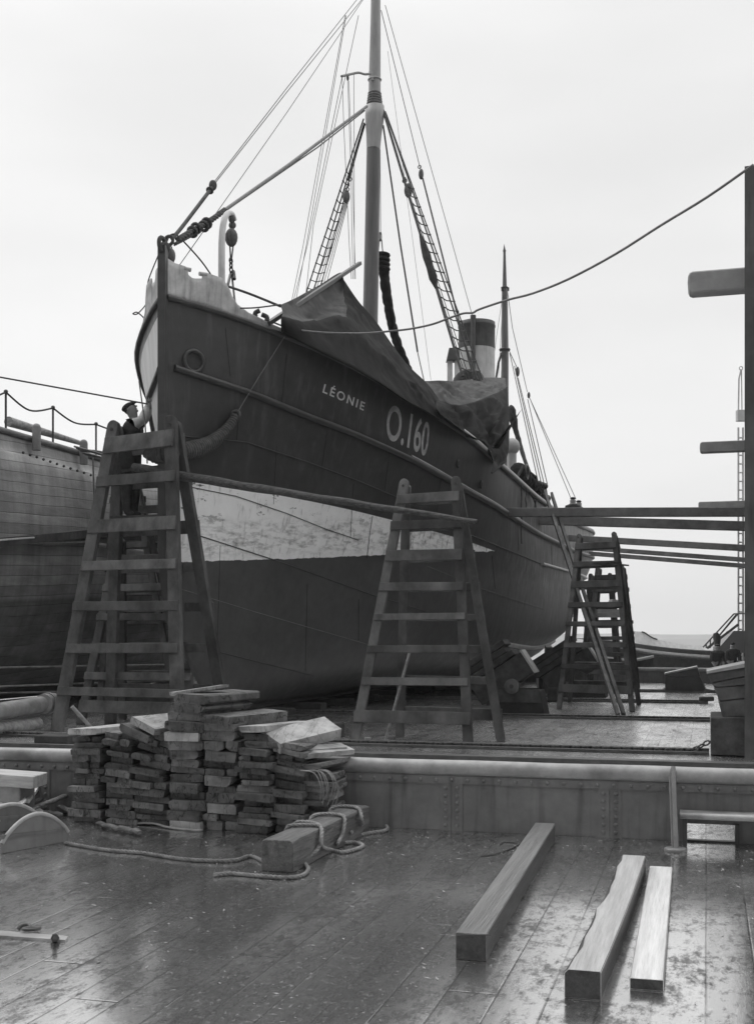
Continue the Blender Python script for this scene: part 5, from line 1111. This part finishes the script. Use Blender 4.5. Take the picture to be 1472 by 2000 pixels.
mb = MB(); mb.tube([hc + f_ * .075 + upv * .005, hc + f_ * .115 - upv * .018], [.012, .016], 6); mb.ball(hc + f_ * .085 - upv * .045, .014, (1.2, 1.2, .6), 8, 6); mb.ball(hc + f_ * .07 - upv * .08, .026, nu=8, nv=6)
for s_ in (-1, 1): mb.ball(hc + sdv * s_ * .088 - upv * .005, .024, (.5, 1, 1.3), 8, 6); mb.ball(hc + f_ * .077 + upv * .02 + sdv * s_ * .03, .012, nu=6, nv=5)
mb.build('face', M_SKIN, MAN)
Mh = Matrix((f_, sdv, upv)).transposed()
mb = MB(); mb.ball(hc - f_ * .022 + upv * .018, .098, (1.0, .98, .95), 14, 10, Mh); mb.build('hair', M_BLACK, MAN)
mb = MB(); mb.ball(hc - f_ * .02 + upv * .055, .105, (1.15, 1.05, .55), 16, 10, Mh); mb.prism([hc + f_ * .06 + upv * .052 + sdv * .07, hc + f_ * .125 + upv * .04 + sdv * .045, hc + f_ * .14 + upv * .036, hc + f_ * .125 + upv * .04 - sdv * .045, hc + f_ * .06 + upv * .052 - sdv * .07], upv * .012); mb.build('cap', M_CLOTH, MAN)
mb = MB()
for nm_, dd in (('paL', -.03), ('paR', .1)):
    w0 = Vector(J[nm_][:3])
    for k in range(4):
        b0 = w0 + Vector((.008, -.03 + k * .02, .015)); L = (.065, .075, .07, .055)[k]; mb.tube([b0, b0 + Vector((.012, 0, L * .5)), b0 + Vector((.004, 0, L * .85))], [.010, .009, .007], 6)
    mb.tube([w0 + Vector((0, -.03, -.01)), w0 + Vector((-.01, -.055, .02)), w0 + Vector((.01, -.055, .045))], [.012, .010, .008], 6)
mb.build('fingers', M_SKIN, MAN)
# small figures
def figure(u, vh, D, label, faceu=0, h=1.72, lean=0, skip_legs=False, zf=None):
    s = D / F; top = at(u, vh, D); z1 = top.z; 
    def P(x, z, y, r, m): return (top.x + x, top.y + y, z1 - z, r, m)
    J = {'pelvis': P(0, .82, 0, .13, 0), 'chest': P(0, .45, 0, .21, 0), 'upper': P(0, .32, 0, .17, 0), 'neck': P(0, .24, 0, .08, 1), 'head': P(0, .13, 0, .13, 1), 'crown': P(0, .07, 0, .1, 1),
         'sL': P(-.2, .36, 0, .1, 0), 'eL': P(-.26, .62, -.04, .08, 0), 'wL': P(-.18, .85, -.18, .035, 1), 'hL': P(-.14, .9, -.2, .035, 1), 'sR': P(.2, .36, 0, .1, 0), 'eR': P(.26, .62, -.04, .08, 0), 'wR': P(.18, .85, -.18, .035, 1), 'hR': P(.14, .9, -.2, .035, 1),
         'kL': P(-.1, 1.27, 0, .075, 0), 'aL': P(-.11, 1.65, .03, .05, 0), 'fL': P(-.12, 1.7, -.12, .04, 0), 'kR': P(.1, 1.27, 0, .075, 0), 'aR': P(.11, 1.65, .03, .05, 0), 'fR': P(.12, 1.7, -.12, .04, 0)}
    E = [('pelvis', 'chest'), ('chest', 'upper'), ('upper', 'neck'), ('neck', 'head'), ('head', 'crown'), ('upper', 'sL'), ('sL', 'eL'), ('eL', 'wL'), ('wL', 'hL'), ('upper', 'sR'), ('sR', 'eR'), ('eR', 'wR'), ('wR', 'hR'), ('pelvis', 'kL'), ('kL', 'aL'), ('aL', 'fL'), ('pelvis', 'kR'), ('kR', 'aR'), ('aR', 'fR')]
    o = person('person', J, E, [M_CLOTH, M_SKIN], label, (top.x, top.y, z1 - h), sub=1)
    c = top - Vector((0, 0, .1)); mb = MB(); mb.ball(c + Vector((0, -.0, .055)), .1, (1.0, 1.05, .5), 10, 6); mb.build('cap', M_CLOTH, o); mb = MB(); mb.ball(c + Vector((0, -.09, -.03)), .018, nu=6, nv=4); mb.build('nose', M_SKIN, o); return o
figure(1118, 971, 41.5, 'man in dark jacket on the trawler\'s after deck, the left and taller of two')
figure(1129.5, 977, 42.5, 'man in dark jacket on the trawler\'s after deck, the right and shorter of two')
figure(1400, 1258, 47, 'faint dark figure beyond the far bulwark, below the gangway post')
figure(1430, 1255, 46, 'faint dark figure beyond the far bulwark, nearest the right edge')

# ------------------------------------------------------------------ the stack of short boards
random.seed(21)
def zof(v, D): return EYE + (HZ - v) / F * D
def board(q0, q1, p0, p1, z0, z1, tilt, label, grp, m=M_BOARD, yaw=0.0, split=False, jit=.004, pitch=0.0):
    c = dq((q0 + q1) / 2, (p0 + p1) / 2, (z0 + z1) / 2); Mx = Matrix.Rotation(-DA + yaw, 3, 'Z') @ Matrix.Rotation(tilt, 3, 'Y') @ Matrix.Rotation(pitch, 3, 'X'); mb = MB(); w = q1 - q0; L = p1 - p0; h = z1 - z0
    # end outline with knocked-off corners
    hw, hh = w / 2, h / 2; ch = [random.choice((0, 0, .15, .3, .6)) * hh * random.uniform(.6, 1.4) for _ in range(4)]
    out = [(-hw + ch[0] * random.uniform(.3, 2), -hh), (hw - ch[1] * random.uniform(.3, 2), -hh), (hw, -hh + ch[1]), (hw + random.uniform(-.004, .004), hh - ch[2]), (hw - ch[2] * random.uniform(.3, 2), hh), (0, hh + random.uniform(-.003, .003)), (-hw + ch[3] * random.uniform(.3, 2), hh), (-hw, hh - ch[3]), (-hw + random.uniform(-.004, .004), -hh + ch[0])]
    f = [c + Mx @ Vector((x, -L / 2 + random.uniform(-jit, jit) * 1.5, z)) for x, z in out]; bck = [c + Mx @ Vector((x, L / 2 + random.uniform(-jit, jit), z)) for x, z in out]; n = len(out)
    mb.add(f + bck, [tuple(range(n)), tuple(reversed(range(n, 2 * n)))] + [((i + 1) % n, i, n + i, n + (i + 1) % n) for i in range(n)])
    o = mb.build('board', m, bevel=.003, origin=dq((q0 + q1) / 2, (p0 + p1) / 2, z0), rz=-DA); return tag(o, label, 'board', grp)
COLS = [  # u0, u1, base v, top v, front p, tilt at bottom/top (deg), words
    (139, 198, 1600, 1438, 8.42, 0, -3, 'leftmost column of the board stack'),
    (204, 262, 1606, 1432, 8.40, 1, 9, 'second column from the left of the board stack'),
    (262, 329, 1606, 1432, 8.40, 1, 17, 'third column from the left, its boards sloping down to the right'),
    (328, 397, 1617, 1398, 8.36, 0, 1, 'tall level column in the middle of the board stack'),
    (398, 464, 1620, 1420, 8.36, 0, 3, 'column just right of the tallest in the board stack'),
    (468, 534, 1622, 1430, 8.34, 1, 3, 'column of thin boards below the tilted pale block'),
    (536, 598, 1612, 1452, 8.38, 2, 13, 'column sloping down to the right below the pale tilted block'),
    (592, 652, 1596, 1512, 8.44, 0, 1, 'rightmost low column of the board stack')]
for ci, (u0, u1, vb, vt, pf, t0, t1, words) in enumerate(COLS):
    q0, q1 = q_at(u0, pf), q_at(u1, pf); Dm = dq((q0 + q1) / 2, pf).y; ztop = zof(vt, Dm); z = 0.002; k = 0
    while z < ztop - .03:
        f = z / ztop; th = random.choice((.052, .06, .066, .074, .08)) if ci in (3, 4) else random.choice((.045, .05, .055, .06, .068)); tl = R(t0 + (t1 - t0) * f ** 1.3 + random.uniform(-2.5, 2.5))
        th *= 1.02 if ci in (3, 4) else .88
        wj = (q1 - q0); a = q0 + random.uniform(-.03, .03); b_ = q1 + random.uniform(-.05, .015)
        L = random.uniform(.33, .40) if z < .62 else random.uniform(.5, .7); pfj = pf + random.uniform(-.05, .06) - (.05 if random.random() < .12 else 0)
        pm = min(pfj + L, PB_ - .06) if z < .62 else pfj + L
        if random.random() < .3 and ci != 3:
            c_ = a + (b_ - a) * random.uniform(.35, .65)
            board(a, c_ - .006, pfj, pm, z, z + th, tl, 'short piece in the ' + words, 'boards: ' + words, m=M_BOARD); dz = -math.tan(tl) * (b_ - a) * .5 * .5
            board(c_ + .006, b_, pfj + random.uniform(0, .04), pm, z + dz * .8, z + th + dz * .8, tl, 'short piece in the ' + words, 'boards: ' + words, m=M_BOARD)
        else:
            board(a, b_, pfj, pm, z, z + th, tl, 'short board in the ' + words, 'boards: ' + words, m=M_BOARDL if random.random() < .04 else M_BOARD, yaw=R(random.uniform(-3, 3)))
        z += th + .002 + (abs(math.tan(tl)) * .006); k += 1
def top_board(u0, u1, vb, th, L, tilt, yaw, label, m=M_BOARD, pf=8.36, pitch=0.0):
    q0, q1 = q_at(u0, pf), q_at(u1, pf); D = dq((q0 + q1) / 2, pf).y; z = zof(vb, D); board(q0, q1, pf, pf + L, z, z + th, R(tilt), label, 'loose boards on top of the stack', m, R(yaw), pitch=R(pitch))
top_board(342, 412, 1393, .075, .75, 1, -8, 'thick squared block second from the top of the stack')
top_board(350, 420, 1375, .075, .8, 2, -10, 'topmost thick squared block of the stack')
top_board(350, 384, 1354, .03, .45, -4, -38, 'thin pale chip-like board lying on the topmost block', M_BOARDL, 8.4, 6)
top_board(404, 470, 1423, .095, .85, 3, -12, 'broad thick board with a clean top, right of the topmost block', M_BOARD)
top_board(236, 300, 1440, .06, .6, 20, -5, 'sloping thick board on the third column')
top_board(262, 318, 1425, .055, .6, 22, -10, 'cracked pale-topped board sloping on the third column', M_BOARDL)
top_board(142, 205, 1436, .05, .6, -3, -12, 'ragged board with a pale top ending the leftmost column', M_BOARDL)
top_board(486, 542, 1432, .05, .7, -3, -20, 'pale thin board slipping off the column of thin boards', M_BOARDL)
top_board(534, 592, 1452, .085, .62, 23, -28, 'big clean-topped block tilted over the right of the stack', M_BOARDL, 8.34, 8)
top_board(588, 612, 1476, .05, .5, 20, -35, 'pale broken slat under the tilted block', M_WOODL, 8.4); top_board(604, 630, 1480, .04, .5, 15, -30, 'second pale broken slat at the right of the tilted block', M_WOODL, 8.42)
top_board(592, 640, 1505, .045, .55, -8, -10, 'dark splintered board lying over the rightmost column', M_BARK, 8.4)
# twine hanging over the right column
random.seed(4); mb = MB()
for k in range(9):
    x = 618 + random.uniform(-6, 30); pts = [at(x - 22 - random.random() * 8, 1503 + random.random() * 6, 8.62), at(x, 1506 + random.random() * 8, 8.55), at(x + 10 + random.random() * 6, 1530 + random.random() * 20, 8.5), at(x + 4 + random.random() * 14 - 7, 1560 + random.random() * 14, 8.52)]
    mb.tube(smooth_path(pts, 6), .0045, 4)
tag(mb.build('twine', M_ROPEL), 'tangle of thin twine hanging over the right end of the board stack', 'twine')
# scraps at the left
def slab(pts_uvz, th, name, m, label, cat, grp=None):
    P = [gp(u, v, z) for u, v, z in pts_uvz]; mb = MB(); mb.prism(P, (0, 0, -th)); return tag(mb.build(name, m, bevel=.002), label, cat, grp)
slab([(-14, 1606, .10), (2, 1560, .16), (46, 1545, .20), (52, 1562, .18), (18, 1592, .10)], .02, 'board', M_WHITE, 'clean white board leaning in the scrap heap at the left edge', 'board')
slab([(38, 1560, .17), (58, 1537, .21), (76, 1537, .21), (58, 1562, .17)], .03, 'board', M_WHITE, 'small clean board with a sawn groove in the scrap heap', 'board')
slab([(-10, 1598, .03), (8, 1572, .04), (62, 1563, .05), (94, 1590, .035), (60, 1606, .03)], .03, 'board', M_WOODL, 'flat pale board lying between the scrap heap and the arched plates', 'board')
random.seed(8)
for k, (a, b_, r, lab) in enumerate((((52, 1572), (140, 1532), .03, 'long dark splintered slat at the back of the scrap heap'), ((60, 1582), (150, 1545), .028, 'second dark splintered slat in the scrap heap'), ((95, 1568), (160, 1590), .035, 'split piece of wood with a jagged end at the foot of the stack'), ((88, 1586), (120, 1592), .03, 'short dark stub in front of the scrap heap'), ((140, 1574), (172, 1590), .035, 'broken lump of wood at the left foot of the stack'), ((66, 1560), (112, 1542), .022, 'thin dark slat in the scrap heap'))):
    A = gp(*a, .09 if k < 2 else .05); B = gp(*b_, .16 if k in (0, 1, 5) else .04); mb = MB(); n = 7
    pts = [lerp(A, B, i / n) + Vector((random.uniform(-1, 1), random.uniform(-1, 1), random.uniform(-.3, .6))) * .012 for i in range(n + 1)]; mb.tube(pts, [r * random.uniform(.75, 1.25) * (.5 if i in (0, n) else 1) for i in range(n + 1)], 6, flat=.6); tag(mb.build('wood_scrap', M_BARK), lab, 'scrap', 'wood scraps at the left of the stack')
mb = MB(); c = gp(20, 1600); mb.box(at(8, 1519, 9.6), (.62, .3, .1), Matrix.Rotation(-.1, 3, 'Z') @ Matrix.Rotation(.06, 3, 'Y')); tag(mb.build('plank', M_WOODL, bevel=.006), 'pale thick plank end resting by the bulwark at the left edge', 'plank')
mb = MB(); mb.box(at(-6, 1556, 9.65), (.55, .26, .24), Matrix.Rotation(-.2, 3, 'Z')); tag(mb.build('crate', M_STEELL, bevel=.01), 'pale block supporting the plank end at the left edge', 'block')
mb = MB(); A, B = gp(188, 1607, .04), gp(274, 1626, .03); n = 10; pts = [lerp(A, B, i / n) + Vector((0, .015 * math.sin(i), .008 * math.sin(i * 2.2))) for i in range(n + 1)]; mb.tube(pts, [.008, .02, .024, .024, .023, .024, .026, .028, .03, .03, .022], 8, flat=.7); tag(mb.build('driftwood', M_BARK), 'weathered stick of driftwood lying in front of the board stack', 'stick')
mb = MB(); mb.tube(smooth_path([gp(262, 1608, .012), gp(300, 1608, .02), gp(330, 1616, .012), gp(384, 1622, .01), gp(396, 1620, .01)], 5), .009, 6); tag(mb.build('twig', M_WOODL), 'thin twig on the deck in front of the board stack', 'stick')
def arch(c0, c1, h, th, label):
    a, b_ = gp(*c0), gp(*c1); n = 20; mb = MB(); d = AD * th; base = .07
    out = [a, b_, b_ + Vector((0, 0, base))] + [lerp(b_, a, i / n) + Vector((0, 0, base + (h - base) * math.sin(math.pi * i / n) ** .8)) for i in range(1, n)] + [a + Vector((0, 0, base))]
    mb.prism(out, d); o = mb.build('arched_plate', M_STEEL, bevel=.003); tag(o, label, 'plate', 'arched steel plates'); 
    mb = MB(); mb.tube([p + d * .5 for p in out[2:]], th * .52, 8); mb.build('rounded_edge', M_STEELL, o)
    mb = MB(); mb.prism([lerp(a, b_, .02) + Vector((0, 0, .13)) - AD * .02, lerp(a, b_, .97) + Vector((0, 0, .10)) - AD * .02, lerp(a, b_, .97) + Vector((0, 0, .085)) - AD * .02, lerp(a, b_, .02) + Vector((0, 0, .10)) - AD * .02], AD * .02); mb.build('flange', M_STEEL, o)
arch((2, 1668), (131, 1644), .235, .03, 'nearer of two arched steel plates standing on the deck at the left')
arch((-45, 1632), (76, 1614), .2, .03, 'farther of two arched steel plates at the left edge')
# deck plate with ring and bolt
mb = MB(); mb.prism([gp(-70, 1822, .012), gp(128, 1836, .012), gp(134, 1828, .012), gp(-62, 1812, .012)], (0, 0, -.012)); DP = mb.build('deck_plate', M_STEELL); tag(DP, 'thin steel strip bolted to the deck at bottom left', 'plate')
mb = MB(); mb.tube([gp(108, 1832, .012), gp(108, 1832, .026)], .021, 6); mb.tube([gp(108, 1832, .026), gp(108, 1832, .052)], .011, 8); mb.build('bolt', M_DARK, DP)
mb = MB(); c = gp(62, 1814, .022); mb.torus(c, (0, .12, 1), .036, .0095, 24, 8, 1.15); tag(mb.build('ring', M_DARK), 'iron ring lying on the deck at bottom left', 'ring'); mb = MB(); mb.tube(smooth_path([gp(36, 1816, .01), gp(42, 1808, .028), gp(54, 1806, .03), gp(60, 1811, .02)], 5), .011, 8); tag(mb.build('eye_bolt', M_DARK), 'iron eye holding the ring at bottom left', 'bolt')
# the roped baulk and its ropes
c0 = gp(541, 1703); dirv = Vector((.292, .956, 0)).normalized(); sd = Vector((dirv.y, -dirv.x, 0)); w, h_, L = .215, .2, 1.62
mb = MB(); n = 10; rows = []
random.seed(12)
sec = [(-.5, 0), (.5, 0), (.5, .86), (.47, .97), (.36, 1.0), (-.36, 1.0), (-.47, .97), (-.5, .86)]
for i in range(n + 1): rows.append([c0 + dirv * (L * i / n) + sd * (x * w + random.uniform(-.003, .003)) + Vector((0, 0, z * h_ + .001 + (random.uniform(-.003, .003) if z > 0 else 0))) for x, z in sec])
for i in range(n):
    for k in range(8): mb.add([rows[i][k], rows[i][(k + 1) % 8], rows[i + 1][(k + 1) % 8], rows[i + 1][k]], [(0, 1, 2, 3)], False)
mb.add(rows[0], [tuple(reversed(range(8)))]); mb.add(rows[-1], [tuple(range(8))])
tag(mb.build('timber_baulk', M_BAULK, doubles=True, bevel=.004, rz=-.297), 'squared weathered baulk with rope wound round it, in front of the board stack', 'baulk')
def bp_(x, y, z): return c0 + sd * (x * w) + dirv * y + Vector((0, 0, z * h_))
rr = .0135; g = rr / h_
mb = MB()
rope(mb, [gp(128, 1646, rr), gp(160, 1652, rr), gp(210, 1660, rr), gp(280, 1666, rr), gp(350, 1677, rr), gp(410, 1681, rr), gp(460, 1680, rr), gp(490, 1672, rr), bp_(-.62, .2, g), bp_(-.60, .42, g)], rr)
tag(mb.build('rope', M_ROPEL), 'long rope lying across the deck from the left to the roped baulk', 'rope', 'ropes by the roped baulk')
mb = MB()
rope(mb, [gp(418, 1709, rr), gp(450, 1706, rr), gp(500, 1710, rr), gp(555, 1714, rr), gp(590, 1710, rr), gp(602, 1697, rr), gp(596, 1682, rr + .01), bp_(.60, .42, .45), bp_(.57, .50, .98), bp_(.3, .54, 1.07), bp_(-.3, .50, 1.08), bp_(-.57, .48, .98), bp_(-.60, .46, .4)], rr)
tag(mb.build('rope', M_ROPEL), 'rope ending in front of the roped baulk\'s near end', 'rope', 'ropes by the roped baulk')
mb = MB()
rope(mb, [bp_(-.60, .6, .2), bp_(-.57, .62, .98), bp_(-.3, .66, 1.07), bp_(.2, .6, 1.08), bp_(.56, .5, 1.0), bp_(.66, .44, .5), gp(648, 1660, rr), gp(672, 1664, rr), gp(702, 1656, rr), gp(708, 1650, rr), gp(690, 1645, rr), gp(664, 1646, rr + .01), bp_(.64, .78, .3), bp_(.60, .9, .45), bp_(.57, .98, 1.0), bp_(.2, 1.03, 1.08), bp_(-.3, 1.02, 1.08), bp_(-.57, .96, .98), bp_(-.6, .95, .5)], rr)
tag(mb.build('rope', M_ROPEL), 'rope wound twice over the baulk and looping on the deck to its right', 'rope', 'ropes by the roped baulk')
mb = MB()
rope(mb, [bp_(-.58, 1.36, .6), bp_(-.56, 1.38, 1.0), bp_(-.2, 1.42, 1.08), bp_(.3, 1.40, 1.08), bp_(.57, 1.34, 1.0), bp_(.7, 1.3, .6), gp(706, 1612, rr + .02), gp(735, 1606, rr), gp(755, 1613, rr), gp(752, 1622, rr), gp(725, 1626, rr), gp(700, 1630, rr), gp(688, 1624, rr), bp_(.62, 1.1, .4)], rr)
tag(mb.build('rope', M_ROPEL), 'rope over the far end of the baulk with a loop reaching farthest right', 'rope', 'ropes by the roped baulk')
# beams on the deck, lower right
def deck_beam(f, bk, w, h, label, m=M_WET, wane=0, bow=0.0):
    A, B = gp(*f, 0), gp(*bk, 0); d = (B - A).normalized(); s = Vector((d.y, -d.x, 0)); n = 14; L = (B - A).length; rows = []; random.seed(int(f[0]))
    for i in range(n + 1):
        wv = (.12 + .05 * math.sin(i * .9) + random.uniform(-.06, .06)) if wane else .03
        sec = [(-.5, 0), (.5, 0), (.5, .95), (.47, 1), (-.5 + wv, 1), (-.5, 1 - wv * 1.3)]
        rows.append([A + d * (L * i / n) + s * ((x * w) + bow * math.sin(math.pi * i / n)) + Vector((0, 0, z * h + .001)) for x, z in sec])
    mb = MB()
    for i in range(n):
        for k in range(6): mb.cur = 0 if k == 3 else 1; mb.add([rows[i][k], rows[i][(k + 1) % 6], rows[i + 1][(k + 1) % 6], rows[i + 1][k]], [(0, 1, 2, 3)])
    mb.add(rows[0], [tuple(reversed(range(6)))]); mb.add(rows[-1], [tuple(range(6))])
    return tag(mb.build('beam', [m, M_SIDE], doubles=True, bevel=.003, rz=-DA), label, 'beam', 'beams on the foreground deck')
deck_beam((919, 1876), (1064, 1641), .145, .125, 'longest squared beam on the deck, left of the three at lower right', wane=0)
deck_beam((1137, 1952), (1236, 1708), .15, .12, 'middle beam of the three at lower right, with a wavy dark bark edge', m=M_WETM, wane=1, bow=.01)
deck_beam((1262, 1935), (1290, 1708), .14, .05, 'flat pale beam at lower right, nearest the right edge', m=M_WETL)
mb = MB(); mb.tube([gp(934, 1826, .127) + Vector((-.1, 0, 0)), gp(934, 1826, .127) + Vector((.055, 0, 0))], .003, 4); tag(mb.build('wire_loop', M_BLACK), 'thin wire mark round the near end of the longest beam', 'wire')
mb = MB(); rope(mb, [gp(938, 1672, .006), gp(965, 1668, .006), gp(990, 1660, .006), gp(1012, 1648, .006), gp(985, 1644, .006), gp(975, 1649, .006)], .006); tag(mb.build('cord', M_ROPE), 'thin cord on the deck left of the longest beam\'s far end', 'cord')
# chips of wood and dirt strewn over the foreground deck: uncountable
random.seed(33); mb = MB()
for k in range(4200):
    q = random.uniform(-5.5, 3.8); p = random.uniform(3.6, 8.8) if k % 4 else random.uniform(7.6, 8.8)
    s = random.choice((.002, .003, .003, .004, .005, .008)) * random.uniform(.6, 1.3); L = s * random.uniform(1, 3.2); a = random.uniform(0, math.pi)
    c = dq(q, p, .0035); d = Vector((math.cos(a), math.sin(a), 0)); e = Vector((-d.y, d.x, 0))
    mb.add([c + d * L + Vector((0, 0, random.uniform(0, .003))), c + e * s * .5, c - d * L * .8, c - e * s * .6 + Vector((0, 0, .002))], [(0, 1, 2, 3)])
for k in range(900):
    q = random.uniform(-11, 3.5); p = random.uniform(15.6, 21) if k % 2 else random.uniform(9.2, 15)
    s = random.choice((.01, .02, .03)); a = random.uniform(0, math.pi); c = dq(q, p, .004); d = Vector((math.cos(a), math.sin(a), 0)); e = Vector((-d.y, d.x, 0))
    mb.add([c + d * s * 1.6, c + e * s * .5, c - d * s, c - e * s * .6 + Vector((0, 0, .003))], [(0, 1, 2, 3)])
tag(mb.build('wood_chips', M_BOARDL, origin=(0, 0, 0)), kind='stuff')

# ------------------------------------------------------------------ thin harbour air
hm = bpy.data.materials.new('harbour_air'); hm.use_nodes = True; N, L = hm.node_tree.nodes, hm.node_tree.links; N.remove(N['Principled BSDF'])
pv = N.new('ShaderNodeVolumePrincipled'); pv.inputs['Color'].default_value = (.95, .95, .95, 1); pv.inputs['Density'].default_value = .0005; L.new(pv.outputs[0], N['Material Output'].inputs['Volume'])
mb = MB(); mb.box((0, 204, 8.5), (1830, 534, 23)); hz_ = mb.build('haze', hm, origin=(0, 204, 8.5)); tag(hz_, kind='stuff')
